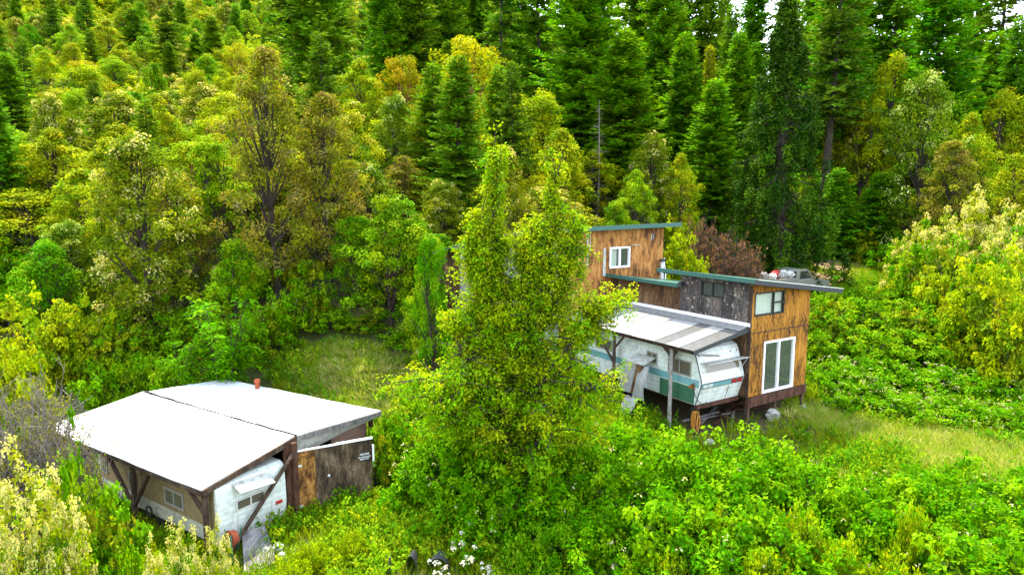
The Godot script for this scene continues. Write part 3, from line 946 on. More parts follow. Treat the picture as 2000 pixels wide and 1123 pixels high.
	mb.box(P(2.6, -0.5, 6.6), P(5.6, 1.9, 6.66))
	mb.box(P(5.62, -0.5, 0.6), P(5.66, 1.9, 8.0))
	part("back_panel", mb, mats.gate_plywood, t)
	# the gate: swung open towards the yard
	var far := P(4.663, 0, -1.045)
	var hinge := P(2.60, 0, 0.0)
	var ax := (far - hinge).normalized()
	var gt := Transform3D(Basis(ax, Vector3.UP, ax.cross(Vector3.UP)), hinge)
	mb = MB.new()
	mb.slab(gt, Vector3(0.03, -0.34, -0.02), Vector3(0.56, 1.80, 0.02))
	var gate := part("gate", mb, mats.flake_board, t, false, "open gate of flake board and dark weathered plywood")
	mb = MB.new()
	mb.slab(gt, Vector3(0.565, -0.36, -0.025), Vector3(2.34, 1.81, 0.02))
	part("gate_board", mb, mats.gate_plywood, gate)
	mb = MB.new()
	mb.slab(gt, Vector3(0.0, 1.815, -0.035), Vector3(1.2, 1.85, 0.04))
	mb.slab(gt, Vector3(1.2, 1.82, -0.04), Vector3(2.36, 1.87, 0.045))
	mb.slab(gt, Vector3(2.345, 0.9, -0.04), Vector3(2.40, 1.6, 0.03))
	part("cap_strip", mb, mats.white_vinyl, gate)
	mb = MB.new()
	mb.slab(gt, Vector3(-0.06, 1.34, 0.021), Vector3(0.16, 1.40, 0.034))
	mb.slab(gt, Vector3(-0.06, 0.06, 0.021), Vector3(0.16, 0.12, 0.034))
	part("hinge_strap", mb, mats.alu_frame, gate)
	mb = MB.new()
	mb.slab(gt, Vector3(0.92, 0.86, 0.021), Vector3(0.99, 0.93, 0.04))
	part("hand_hole", mb, mats.alu_frame, gate)
	# sign on the gate
	var sg := thing("posted_sign", "small black no trespassing sign nailed to the dark plywood gate", "sign", SHED, SHED_TURN)
	mb = MB.new()
	mb.slab(gt, Vector3(1.93, 1.16, 0.022), Vector3(2.24, 1.42, 0.027))
	part("sign_board", mb, mat("sign_black", lin(0.008, 0.009, 0.012), 0.5), sg)
	var lines := [["POSTED", 1.362, 0.062], ["NO TRESPASSING", 1.272, 0.036], ["KEEP OUT", 1.205, 0.048]]
	for l in lines:
		var tm := TextMesh.new()
		var sf := SystemFont.new()
		sf.font_names = PackedStringArray(["Droid Sans"])
		sf.font_weight = 700
		tm.font = sf
		tm.text = l[0]
		tm.font_size = 64
		tm.pixel_size = l[2] * 1.35 / 64.0
		tm.depth = 0.004
		var o := MeshInstance3D.new()
		o.name = "lettering"
		o.mesh = tm
		o.material_override = mats.white_vinyl
		sg.add_child(o, true)
		o.transform = gt * Transform3D(Basis.IDENTITY, Vector3(2.085, l[1], 0.03))
	# rusty flue at the back eave
	var fl := thing("flue_pipe", "short rusty stove flue standing at the white roof's back edge", "flue", SHED, SHED_TURN)
	mb = MB.new()
	mb.tube(PackedVector3Array([P(5.55, 1.9, 6.02), P(5.55, 2.36, 6.02)]), PackedFloat32Array([0.085, 0.085]), 14)
	part("pipe", mb, mats.rust, fl)
	mb = MB.new()
	mb.tube(PackedVector3Array([P(5.55, 2.35, 6.02), P(5.55, 2.46, 6.02)]), PackedFloat32Array([0.12, 0.10]), 14)
	part("cap", mb, mats.rust, fl)

func roof_sheet(t: Node, a: Vector3, b: Vector3, c: Vector3, d: Vector3) -> MeshInstance3D:
	# a gently sagging sheet with thickness
	var mb := MB.new()
	var n := 14
	var m := 6
	var top := []
	for j in n + 1:
		for i in m + 1:
			var fx := float(i) / m
			var fy := float(j) / n
			var p := a.lerp(b, fx).lerp(d.lerp(c, fx), fy)
			p.y += -0.05 * sin(PI * fy) * (0.6 + 0.4 * sin(fy * 9.0)) * (1.0 - fx * 0.5) + 0.008 * sin(fy * 31.0 + fx * 7.0)
			top.append(p)
	for j in n:
		for i in m:
			var k := j * (m + 1) + i
			mb.quad(top[k], top[k + 1], top[k + m + 2], top[k + m + 1])
			var dn := Vector3(0, -0.03, 0)
			mb.quad(top[k] + dn, top[k + m + 1] + dn, top[k + m + 2] + dn, top[k + 1] + dn)
			if i == 0:
				mb.quad(top[k], top[k + m + 1], top[k + m + 1] + dn, top[k] + dn)
			if i == m - 1:
				mb.quad(top[k + 1], top[k + m + 2], top[k + m + 2] + dn, top[k + 1] + dn)
			if j == 0:
				mb.quad(top[k], top[k + 1], top[k + 1] + dn, top[k] + dn)
			if j == n - 1:
				mb.quad(top[k + m + 1], top[k + m + 2], top[k + m + 2] + dn, top[k + m + 1] + dn)
	return part("roof_sheet", mb, mats.white_roof, t)

func shelter_trailer() -> void:
	var t := thing("travel_trailer", "tan and white travel trailer parked under the white sheet roof", "trailer", SHED, SHED_TURN)
	var prof := PackedVector2Array([Vector2(0.06, -0.02), Vector2(0.0, 0.5), Vector2(0.01, 1.0), Vector2(0.04, 1.45), Vector2(0.10, 1.60), Vector2(0.24, 1.66), Vector2(6.2, 1.66), Vector2(6.5, 1.5), Vector2(6.62, 0.9), Vector2(6.4, -0.02)])
	var b := MB.new()
	b.extrude(prof, 0.0, 2.2)
	part("body", b, mats.trailer_white, t)
	var s := MB.new()
	wall(s, "v", 0.12, 6.5, 0.41, 1.60, 1.60, -0.012, 0.004)
	part("upper_siding", s, mats.trailer_tan, t)
	s = MB.new()
	wall(s, "v", 0.05, 6.42, -0.01, 0.405, 0.405, -0.016, 0.004)
	part("lower_siding", s, mats.trailer_cream, t)
	for w in [[1.62, 2.62, 0.56, 1.06], [4.2, 4.66, 0.62, 1.06], [6.0, 6.3, 0.62, 1.1]]:
		trailer_window(t, w[0], w[1], w[2], w[3], -0.012, mats.blind_cloth)
	s = MB.new()
	for q in [[4.42, 4.9, 0.30, 0.325], [4.42, 4.445, 0.02, 0.30], [4.875, 4.9, 0.02, 0.30]]:
		s.box(P(-0.03, q[2], q[0]), P(-0.016, q[3], q[1]))
	part("side_hatch", s, mats.alu_frame, t)
	# rear: window band, luggage hatch, lamp
	s = MB.new()
	for q in [[0.55, 1.47, 0.76, 0.80], [0.55, 1.47, 1.04, 1.08], [0.55, 0.59, 0.80, 1.04], [1.43, 1.47, 0.80, 1.04], [0.99, 1.03, 0.80, 1.04]]:
		s.box(P(q[0], q[2], -0.03), P(q[1], q[3], 0.03))
	var w := part("rear_window", s, mats.alu_frame, t)
	s = MB.new()
	s.box(P(0.57, 0.78, -0.008), P(1.45, 1.06, 0.025))
	part("blind", s, mats.blind_cloth, w)
	s = MB.new()
	s.quad(P(0.58, 0.79, -0.018), P(1.44, 0.79, -0.018), P(1.44, 1.05, -0.018), P(0.58, 1.05, -0.018))
	part("pane", s, mats.dusty_pane, w)
	s = MB.new()
	for q in [[0.58, 1.70, 0.61, 0.635], [0.58, 0.605, 0.06, 0.61], [1.675, 1.70, 0.06, 0.61]]:
		s.box(P(q[0], q[2], -0.02), P(q[1], q[3], 0.05))
	var h := part("luggage_hatch", s, mats.alu_frame, t)
	s = MB.new()
	s.tube(PackedVector3Array([P(1.12, 0.42, 0.0), P(1.12, 0.42, -0.03)]), PackedFloat32Array([0.035, 0.035]), 8)
	part("latch", s, mats.dark_metal, h)
	s = MB.new()
	s.tube(PackedVector3Array([P(0.86, 0.18, 0.04), P(0.86, 0.18, -0.03)]), PackedFloat32Array([0.08, 0.08]), 12)
	part("filler_cap", s, mats.alu_frame, t)
	s = MB.new()
	s.box(P(1.82, 0.47, -0.04), P(2.03, 0.56, 0.02))
	part("tail_lamp", s, mats.tail_red, t)
	s = MB.new()
	s.beam(P(0.0, -0.06, 0.02), P(2.22, -0.06, 0.02), 0.12, 0.10)
	part("bumper", s, mats.trailer_cream, t)
	s = MB.new()
	s.beam(P(0.3, -0.12, 0.1), P(0.3, -0.12, 6.3), 0.08, 0.12)
	s.beam(P(1.9, -0.12, 0.1), P(1.9, -0.12, 6.3), 0.08, 0.12)
	part("chassis", s, mats.dark_metal, t)
	for v in [3.0]:
		for u in [0.12, 2.0]:
			var wb := MB.new()
			wb.tube(PackedVector3Array([P(u - 0.09, -0.22, v), P(u + 0.09, -0.22, v)]), PackedFloat32Array([0.30, 0.30]), 18)
			part("wheel", wb, mats.rubber, t)
	s = MB.new()
	s.hexa([P(0.5, 1.38, -0.35), P(1.6, 1.30, -0.35), P(1.6, 1.55, 0.2), P(0.5, 1.58, 0.2), P(0.5, 1.41, -0.35), P(1.6, 1.33, -0.35), P(1.6, 1.58, 0.2), P(0.5, 1.61, 0.2)])
	part("rear_visor", s, mats.tarp, t)
	# hoop of hose hung on the trailer's side
	var k := thing("hose_coil", "black hose coil hanging on the tan trailer's side", "hose", SHED, SHED_TURN)
	s = MB.new()
	ring(s, P(-0.13, 0.13, 3.37), Vector3(1, 0, 0), 0.15, 0.03)
	part("coil", s, mats.rubber, k)

func ring(mb: MB, at: Vector3, axis: Vector3, r: float, w: float, squash := 1.0) -> void:
	var s := axis.cross(Vector3.UP)
	if s.length() < 0.1:
		s = axis.cross(Vector3.RIGHT)
	s = s.normalized()
	var u := s.cross(axis).normalized()
	var pts := PackedVector3Array()
	var rad := PackedFloat32Array()
	for k in 25:
		var a := TAU * k / 24.0
		pts.append(at + s * cos(a) * r + u * sin(a) * r * squash)
		rad.append(w)
	mb.tube(pts, rad, 6)

# ---------------------------------------------------------------- loose things
func rock(called: String, label: String, at: Vector3, size: Vector3, sd: int, m: Material, category := "stone", group := "") -> void:
	var n := FastNoiseLite.new(); n.seed = sd; n.frequency = 0.9
	var mb := MB.new()
	var rows := 9
	var cols := 14
	for j in rows + 1:
		for i in cols:
			var a := TAU * i / cols
			var b := PI * j / rows - PI / 2.0
			var d := Vector3(cos(a) * cos(b), sin(b), sin(a) * cos(b))
			mb.v.append(d * (0.85 + n.get_noise_3dv(d * 1.6) * 0.5) * size)
			mb.c.append(Color.WHITE)
	for j in rows:
		for i in cols:
			var k := j * cols + i
			var q := j * cols + (i + 1) % cols
			mb.ix.append(k); mb.ix.append(k + cols); mb.ix.append(q)
			mb.ix.append(q); mb.ix.append(k + cols); mb.ix.append(q + cols)
	var o := part(numbered(called), mb, m, self)
	o.position = at
	o.set_meta("label", label)
	o.set_meta("category", category)
	if group:
		o.set_meta("group", group)

func on_ground(x: float, z: float, lift := 0.0) -> Vector3:
	return Vector3(x, gh(x, z) + lift, z)

func single(called: String, label: String, category: String, mb: MB, m: Material, group := "") -> void:
	var o := part(numbered(called), mb, m, self)
	o.set_meta("label", label)
	o.set_meta("category", category)
	if group:
		o.set_meta("group", group)

func from_house(u: float, y: float, v: float) -> Vector3:
	return Transform3D(Basis(Vector3.UP, HOUSE_TURN), HOUSE) * P(u, y, v)

func from_shed(u: float, y: float, v: float) -> Vector3:
	return Transform3D(Basis(Vector3.UP, SHED_TURN), SHED) * P(u, y, v)

func clutter() -> void:
	# under the stilt house
	var g := from_house(1.63, 0, 0.1)
	rock("footing_stone", "pale rounded stone at foot of the middle house stilt", Vector3(g.x - 0.1, gh(g.x, g.z) + 0.12, g.z + 0.25), Vector3(0.34, 0.3, 0.3), 3, mats.stone)
	g = from_house(3.4, 0, 0.0)
	rock("footing_stone", "small pale stone under the house stilt beside the grass path", Vector3(g.x, gh(g.x, g.z) + 0.06, g.z + 0.06), Vector3(0.2, 0.16, 0.2), 8, mats.stone)
	g = from_house(-2.2, 0, 0.2)
	rock("footing_stone", "grey stone lying below the trailer's chassis corner", Vector3(g.x, gh(g.x, g.z) + 0.06, g.z + 0.6), Vector3(0.26, 0.17, 0.2), 12, mats.stone)
	for k in 15:
		var u := rng.randf_range(-1.6, 3.1)
		var v := rng.randf_range(0.3, 2.2)
		var a := from_house(u, 0, v)
		var d := Vector3(rng.randf_range(-1, 1), 0, rng.randf_range(-0.6, 0.6)).normalized() * rng.randf_range(0.6, 1.1)
		var p := on_ground(a.x - d.x, a.z - d.z, 0.08 + k * 0.012)
		var q := on_ground(a.x + d.x, a.z + d.z, 0.10 + k * 0.014)
		var mb := MB.new()
		mb.beam(p, q, 0.12, 0.04)
		single("loose_plank", "weathered brown plank in the lumber heap under the stilt house", "plank", mb, mats.red_timber if k % 3 else mats.grey_board, "planks under the stilt house")
	var mb := MB.new()
	var s := from_house(-2.15, 0, 0.75)
	mb.tube(PackedVector3Array([Vector3(s.x, gh(s.x, s.z) - 0.1, s.z), Vector3(s.x, HOUSE.y + 0.2, s.z)]), PackedFloat32Array([0.19, 0.16]), 11)
	single("log_block", "upright log section propping up the teal striped trailer's corner", "log", mb, mats.bark)
	var t := thing("hose_coil", "orange hose looped over the log prop under the teal striped trailer", "hose", Vector3.ZERO)
	for k in 4:
		mb = MB.new()
		ring(mb, Vector3(s.x - 0.12 + k * 0.06, HOUSE.y - 0.28 - k * 0.03, s.z + 0.24 + k * 0.015), Vector3(0.25 * (k - 1.5), 0, 1).normalized(), 0.075 + 0.02 * (k % 3), 0.016, 4.6 - 0.5 * k)
		part("loop", mb, mats.orange_hose, t)
	# by the shelter
	mb = MB.new()
	var c0 := from_shed(0.62, 0.16, -0.12)
	var c1 := from_shed(1.25, 0.12, -0.28)
	var c2 := on_ground(from_shed(0.75, 0, -1.45).x, from_shed(0.75, 0, -1.45).z, 0.02)
	var c3 := on_ground(from_shed(-0.1, 0, -1.25).x, from_shed(-0.1, 0, -1.25).z, 0.02)
	var up := Vector3(0, 0.03, 0.02)
	mb.hexa([c3, c2, c1, c0, c3 + up, c2 + up, c1 + up, c0 + up])
	single("leaning_board", "grey weathered board leaning against the tan trailer's bumper", "board", mb, mats.grey_board)
	# garden reel: red drum, green frame
	t = thing("hose_reel", "red garden hose reel with green handles by the tan trailer's corner", "reel", SHED, SHED_TURN)
	mb = MB.new()
	mb.tube(PackedVector3Array([P(0.16, 0.22, -0.28), P(0.30, 0.22, -0.28)]), PackedFloat32Array([0.20, 0.20]), 18)
	mb.tube(PackedVector3Array([P(0.12, 0.22, -0.28), P(0.16, 0.22, -0.28)]), PackedFloat32Array([0.24, 0.24]), 18)
	part("drum", mb, mats.rust, t)
	for q in [[[0.08, -0.45, -0.1], [0.06, 0.52, -0.2]], [[0.34, -0.45, -0.2], [0.42, 0.48, -0.4]], [[0.08, -0.45, -0.45], [0.06, 0.4, -0.45]]]:
		mb = MB.new()
		mb.beam(P(q[0][0], q[0][1], q[0][2]), P(q[1][0], q[1][1], q[1][2]), 0.03, 0.03)
		part("frame_bar", mb, mat("reel_green", lin(0.02, 0.13, 0.08), 0.5), t)
	for k in 5:
		var x := -6.75 + k * 0.27
		var z := -17.15 - 0.3 * (k % 2) + k * 0.16
		rock("rubble_chunk", "pale broken rubble chunk in the weeds before the tan trailer", on_ground(x, z, 0.14), Vector3(0.20 - 0.02 * k, 0.16, 0.17), 40 + k, mats.tarp if k % 2 else mats.stone, "rubble", "rubble before the tan trailer")
	# stake, black tubs and bricks in the foreground grass
	mb = MB.new()
	mb.beam(on_ground(-3.15, -16.0, -0.2), on_ground(-3.13, -16.0, 0.62), 0.045, 0.045, Vector3.RIGHT)
	single("stake", "thin black stake standing in the yellow grass", "stake", mb, mats.dark_metal)
	for q in [[-2.62, -16.3, 0.55, 0.3], [-1.93, -16.35, 0.46, 0.62]]:
		mb = MB.new()
		var p := on_ground(q[0], q[1], 0.0)
		var nn := 10
		for k in nn:
			var a := PI * k / nn
			var b := PI * (k + 1) / nn
			var pk: float = q[2]
			mb.quad(p + Vector3(cos(a) * q[3] * 0.5, sin(a) * pk, 0.2), p + Vector3(cos(b) * q[3] * 0.5, sin(b) * pk, 0.2), p + Vector3(cos(b) * q[3] * 0.42, sin(b) * pk * 0.8, -0.35), p + Vector3(cos(a) * q[3] * 0.42, sin(a) * pk * 0.8, -0.35))
			mb.tri(p + Vector3(0, 0, -0.35), p + Vector3(cos(a) * q[3] * 0.42, sin(a) * pk * 0.8, -0.35), p + Vector3(cos(b) * q[3] * 0.42, sin(b) * pk * 0.8, -0.35))
		single("plastic_tub", "%s black plastic tub lying on its side in the grass" % ("narrow peaked" if q[3] < 0.5 else "wide rounded"), "tub", mb, mats.dark_metal)
	for q in [[-1.9, -15.75, 0.5], [-0.75, -15.35, 1.1]]:
		mb = MB.new()
		var p := on_ground(q[0], q[1], 0.1)
		mb.slab(Transform3D(Basis(Vector3.UP, q[2]) * Basis(Vector3.RIGHT, 0.4), p), Vector3(-0.16, -0.05, -0.09), Vector3(0.16, 0.07, 0.09))
		single("clay_brick", "reddish clay block lying in the white flowered weeds", "brick", mb, mats.rust, "clay blocks in the foreground weeds")

# ---------------------------------------------------------------- pickup
func truck() -> void:
	var at := on_ground(17.5, -41.2)
	var t := thing("pickup_truck", "faded grey pickup truck with loaded bed parked on the dirt track", "truck", at, -deg_to_rad(58.0))
	# local: nose towards -z ... built along z, x across
	var m: Material = mats.truck_paint
	var b := MB.new()
	var prof := PackedVector2Array([Vector2(-2.6, 0.45), Vector2(-2.6, 1.08), Vector2(-0.55, 1.10), Vector2(0.72, 1.10), Vector2(0.8, 1.06), Vector2(2.25, 0.98), Vector2(2.5, 0.85), Vector2(2.55, 0.45)])
	b.extrude(prof, -0.88, 0.88)
	part("body", b, m, t)
	b = MB.new()
	var cab := PackedVector2Array([Vector2(-0.62, 1.10), Vector2(-0.45, 1.68), Vector2(-0.3, 1.74), Vector2(0.35, 1.74), Vector2(0.5, 1.68), Vector2(1.05, 1.10)])
	b.extrude(cab, -0.74, 0.74)
	part("cab", b, m, t)
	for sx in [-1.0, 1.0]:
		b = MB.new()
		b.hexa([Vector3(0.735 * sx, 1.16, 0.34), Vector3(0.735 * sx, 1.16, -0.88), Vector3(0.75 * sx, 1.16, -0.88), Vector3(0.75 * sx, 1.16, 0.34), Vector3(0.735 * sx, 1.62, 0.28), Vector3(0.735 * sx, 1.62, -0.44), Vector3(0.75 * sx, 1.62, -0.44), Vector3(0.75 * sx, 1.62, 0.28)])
		part("side_window", b, mats.dim_cab_pane, t)
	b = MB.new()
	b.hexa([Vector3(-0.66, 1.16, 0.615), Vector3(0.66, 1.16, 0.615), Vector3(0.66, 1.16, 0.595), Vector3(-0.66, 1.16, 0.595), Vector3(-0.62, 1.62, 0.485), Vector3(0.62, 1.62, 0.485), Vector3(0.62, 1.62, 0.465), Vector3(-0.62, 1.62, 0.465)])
	part("rear_window", b, mats.dim_cab_pane, t)
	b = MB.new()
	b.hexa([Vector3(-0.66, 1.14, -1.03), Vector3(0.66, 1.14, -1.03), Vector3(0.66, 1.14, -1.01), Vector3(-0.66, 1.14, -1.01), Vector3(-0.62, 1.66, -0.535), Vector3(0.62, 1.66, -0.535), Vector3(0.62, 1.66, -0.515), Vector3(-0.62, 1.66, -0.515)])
	part("windscreen", b, mats.dim_cab_pane, t)
	b = MB.new()
	b.box(Vector3(-0.90, 1.10, 0.65), Vector3(-0.80, 1.28, 2.62))
	b.box(Vector3(0.80, 1.10, 0.65), Vector3(0.90, 1.28, 2.62))
	b.box(Vector3(-0.80, 1.08, 2.54), Vector3(0.80, 1.28, 2.62))
	part("bed_rail", b, m, t)
	for z in [-1.65, 1.6]:
		for x in [-0.78, 0.78]:
			b = MB.new()
			b.tube(PackedVector3Array([Vector3(x - 0.11, 0.36, z), Vector3(x + 0.11, 0.36, z)]), PackedFloat32Array([0.37, 0.37]), 18)
			part("wheel", b, mats.rubber, t)
	b = MB.new()
	b.box(Vector3(-0.85, 0.72, -2.58), Vector3(-0.55, 0.86, -2.54))
	b.box(Vector3(0.55, 0.72, -2.58), Vector3(0.85, 0.86, -2.54))
	part("headlight", b, mats.alu_frame, t)
	b = MB.new()
	b.box(Vector3(-0.9, 0.4, -2.68), Vector3(0.9, 0.56, -2.56))
	part("bumper", b, mats.dark_metal, t)
	var tf := t.transform
	var red := mat("red_bag", lin(0.42, 0.03, 0.025), 0.5)
	var k := 0
	for q in [[-0.4, 1.42, 1.0, 0.3, red, "red"], [0.1, 1.46, 1.1, 0.28, mats.tarp, "pale"], [0.5, 1.42, 1.0, 0.3, mats.tarp, "pale"], [-0.1, 1.40, 1.55, 0.3, red, "red"], [0.45, 1.38, 1.6, 0.3, mats.rubber_flash, "grey"], [-0.5, 1.36, 2.1, 0.28, mats.rubber_flash, "grey"], [0.2, 1.34, 2.2, 0.28, mats.tarp, "pale"]]:
		rock("rubbish_bag", "stuffed %s bag heaped in the grey pickup's bed" % q[5], tf * Vector3(q[0], q[1], q[2]), Vector3(q[3], q[3] * 0.95, q[3]), 60 + k, q[4], "bag", "bags in the pickup bed")
		k += 1

# ---------------------------------------------------------------- plants: shapes
func rv() -> Vector3:
	return Vector3(rng.randf_range(-1, 1), rng.randf_range(-1, 1), rng.randf_range(-1, 1))

func unit() -> Vector3:
	var z := rng.randf_range(-1.0, 1.0)
	var a := rng.randf_range(0.0, TAU)
	var r := sqrt(1.0 - z * z)
	return Vector3(r * cos(a), z, r * sin(a))

func vary(c: Color, k: float) -> Color:
	var q := 1.0 + rng.randf_range(-k, k)
	var w := 1.0 + rng.randf_range(-k, k) * 0.35
	return Color(c.r * q * w, c.g * q, c.b * q)

# a puff of leaves round a twig end
func puff(mb: MB, at: Vector3, r: float, n: int, size: float, c: Color, flat := 0.75, slim := 0.3) -> void:
	for k in n:
		var d := unit()
		if d.y < -0.2 and rng.randf() < 0.5:
			d.y = -d.y
		var q := r * (0.45 + 0.6 * sqrt(rng.randf()))
		var p := at + Vector3(d.x * q, d.y * q * flat, d.z * q)
		var nn := (d * 0.55 + Vector3(0, 0.5, 0) + rv() * 0.6).normalized()
		var al := nn.cross(rv()).normalized()
		var l := size * rng.randf_range(0.7, 1.35)
		mb.leaf(p, al, nn.cross(al), l, l * slim, vary(c, 0.3))

func limb(mb: MB, a: Vector3, b: Vector3, r0: float, r1: float, sag := 0.0, sides := 5) -> void:
	var pts := PackedVector3Array()
	var rad := PackedFloat32Array()
	var j := rv() * (b - a).length() * 0.06
	for k in 5:
		var f := k / 4.0
		var p := a.lerp(b, f) + j * sin(PI * f)
		p.y += -sag * sin(PI * f) * 0.5
		pts.append(p)
		rad.append(lerpf(r0, r1, f))
	mb.tube(pts, rad, sides)

func plant(crown: MB, wood_mb: MB, crown_mat: Material, wood_mat: Material, crown_name := "crown", wood_name := "trunk") -> Node3D:
	var o := Node3D.new()
	part(wood_name, wood_mb, wood_mat, o)
	part(crown_name, crown, crown_mat, o, true)
	return o

# leafy tree in a uneven oval crown. h, w in metres
func broadleaf(sd: int, h: float, w: float, low: float, clumps: int, per: int, size: float, pal: Array, bloom: Array, bloom_share: float, lm: Material, bark: Material, stems := 1, top := 0.55) -> Node3D:
	rng.seed = sd
	var n := FastNoiseLite.new(); n.seed = sd; n.frequency = 1.0
	var cr := MB.new()
	var wd := MB.new()
	var ends := []
	for s in stems:
		var lean := Vector3(rng.randf_range(-0.1, 0.1) * w + (s - (stems - 1) * 0.5) * w * 0.22, 0, rng.randf_range(-0.1, 0.1) * w)
		var pts := PackedVector3Array()
		var rad := PackedFloat32Array()
		var r0 := h * 0.016 / sqrt(stems) + 0.05
		for k in 8:
			var f := k / 7.0
			pts.append(Vector3(lean.x * f, h * 0.9 * f, lean.z * f) + Vector3(sin(f * 5.0 + s), 0, cos(f * 4.0 + s * 2.0)) * 0.04 * w * f)
			rad.append(lerpf(r0, 0.02, pow(f, 0.8)))
		wd.tube(pts, rad, 7)
		ends.append(pts)
	for k in clumps:
		var f := pow(rng.randf(), 0.85)
		var env := pow(sin(PI * clampf(pow(f, top) * 0.92 + 0.08, 0.0, 1.0)), 0.55)
		var a := rng.randf_range(0.0, TAU)
		var lob := 1.0 + 0.85 * n.get_noise_3d(cos(a) * 1.5, f * 3.6, sin(a) * 1.5)
		var rr := w * 0.5 * env * lob * sqrt(rng.randf_range(0.22, 1.0))
		var y := h * lerpf(low, 0.97, f)
		var p := Vector3(cos(a) * rr, y, sin(a) * rr)
		var st: PackedVector3Array = ends[k % stems]
		p += st[clampi(int(f * 6.0) + 1, 0, 7)] * Vector3(1, 0, 1) * 0.7
		var cl := w * rng.randf_range(0.055, 0.13)
		var c: Color = pal[rng.randi() % pal.size()]
		c = vary(c, 0.18)
		puff(cr, p, cl, per, size, c)
		if bloom.size() and rng.randf() < bloom_share:
			var tip := p + unit() * cl * 0.75
			puff(cr, tip, cl * 0.62, int(per * 0.5), size * 0.8, bloom[rng.randi() % bloom.size()], 0.8, 0.35)
		if k % 3 == 0:
			var q := st[clampi(int((y / h - 0.12) * 7.0), 1, 6)]
			limb(wd, q, p, 0.018 + h * 0.003, 0.012, 0.0, 4)
	return plant(cr, wd, lm, bark)

# fir: whorls of drooping sprays
func conifer(sd: int, h: float, w: float, low: float, pal: Array, tip: Color, lm: Material, dense := 1.0, droop := 0.35, step := 0.42) -> Node3D:
	rng.seed = sd
	var cr := MB.new()
	var wd := MB.new()
	var pts := PackedVector3Array()
	var rad := PackedFloat32Array()
	for k in 9:
		var f := k / 8.0
		pts.append(Vector3(sin(f * 3.0 + sd) * 0.05, h * f, cos(f * 2.0 + sd) * 0.05))
		rad.append(lerpf(h * 0.013 + 0.06, 0.012, f))
	wd.tube(pts, rad, 8)
	var y := h * low
	while y < h * 0.985:
		var t := (y / h - low) / (1.0 - low)
		var reach := w * 0.5 * pow(1.0 - t, 0.72) + 0.16
		if t < 0.12:
			reach *= 0.7 + t * 2.5
		var nb := int(round(rng.randf_range(5.4, 7.6) * dense))
		var a0 := rng.randf_range(0.0, TAU)
		for b in nb:
			if rng.randf() < 0.08:
				continue
			var a := a0 + TAU * b / nb + rng.randf_range(-0.3, 0.3)
			var l := reach * rng.randf_range(0.62, 1.18)
			var out := Vector3(cos(a), 0, sin(a))
			var side := Vector3(-out.z, 0, out.x)
			var yy := y + rng.randf_range(-0.4, 0.4) * (1.0 - t * 0.7)
			var rise := lerpf(-0.12, 0.55, t) + rng.randf_range(-0.12, 0.12)
			var dr := droop * (1.0 - 0.7 * t) * rng.randf_range(0.5, 1.3)
			var hue: Color = vary(pal[rng.randi() % pal.size()], 0.2)
			if l > 0.8:
				limb(wd, Vector3(0, yy, 0), Vector3(out.x * l * 0.7, yy + (rise - dr * 0.5) * l * 0.7, out.z * l * 0.7), 0.02 + l * 0.008, 0.008, 0.0, 3)
			var s := 0.12
			while s < l:
				var f := s / l
				var p := out * s + Vector3(0, yy + rise * s - dr * l * f * f * 0.75 + (0.16 * l * pow(f, 4.0)), 0)
				var sl := (0.26 + 0.36 * (1.0 - f)) * minf(1.0, 0.6 + l * 0.3)
				for sg in [-1.0, 1.0]:
					for q in 2:
						var dir: Vector3 = (side * sg * rng.randf_range(0.6, 1.0) + out * rng.randf_range(0.3, 0.9) + Vector3(0, rng.randf_range(-0.4, 0.45), 0)).normalized()
						var nn := (Vector3(0, 1, 0) + rv() * 0.95).normalized()
						var sd2 := dir.cross(nn).normalized()
						var g := hue if rng.randf() < 0.75 else hue.lerp(tip, rng.randf_range(0.4, 1.0))
						mb_spray(cr, p + dir * sl * 0.35 * q, dir, sd2, sl * rng.randf_range(0.75, 1.2), vary(g, 0.22))
				s += 0.15
			mb_spray(cr, out * l + Vector3(0, yy + rise * l - dr * l * 0.6 + 0.1 * l, 0), (out + Vector3(0, 0.1, 0)).normalized(), side, 0.26, vary(hue, 0.2))
		y += step * rng.randf_range(0.75, 1.25) * (1.0 - 0.5 * t)
	puff(cr, Vector3(0, h * 0.985, 0), 0.12, 24, 0.14, tip, 2.5, 0.2)
	return plant(cr, wd, lm, mats.bark)

func mb_spray(mb: MB, p: Vector3, d: Vector3, s: Vector3, l: float, c: Color) -> void:
	mb.leaf(p, d, s, l, l * 0.19, c)

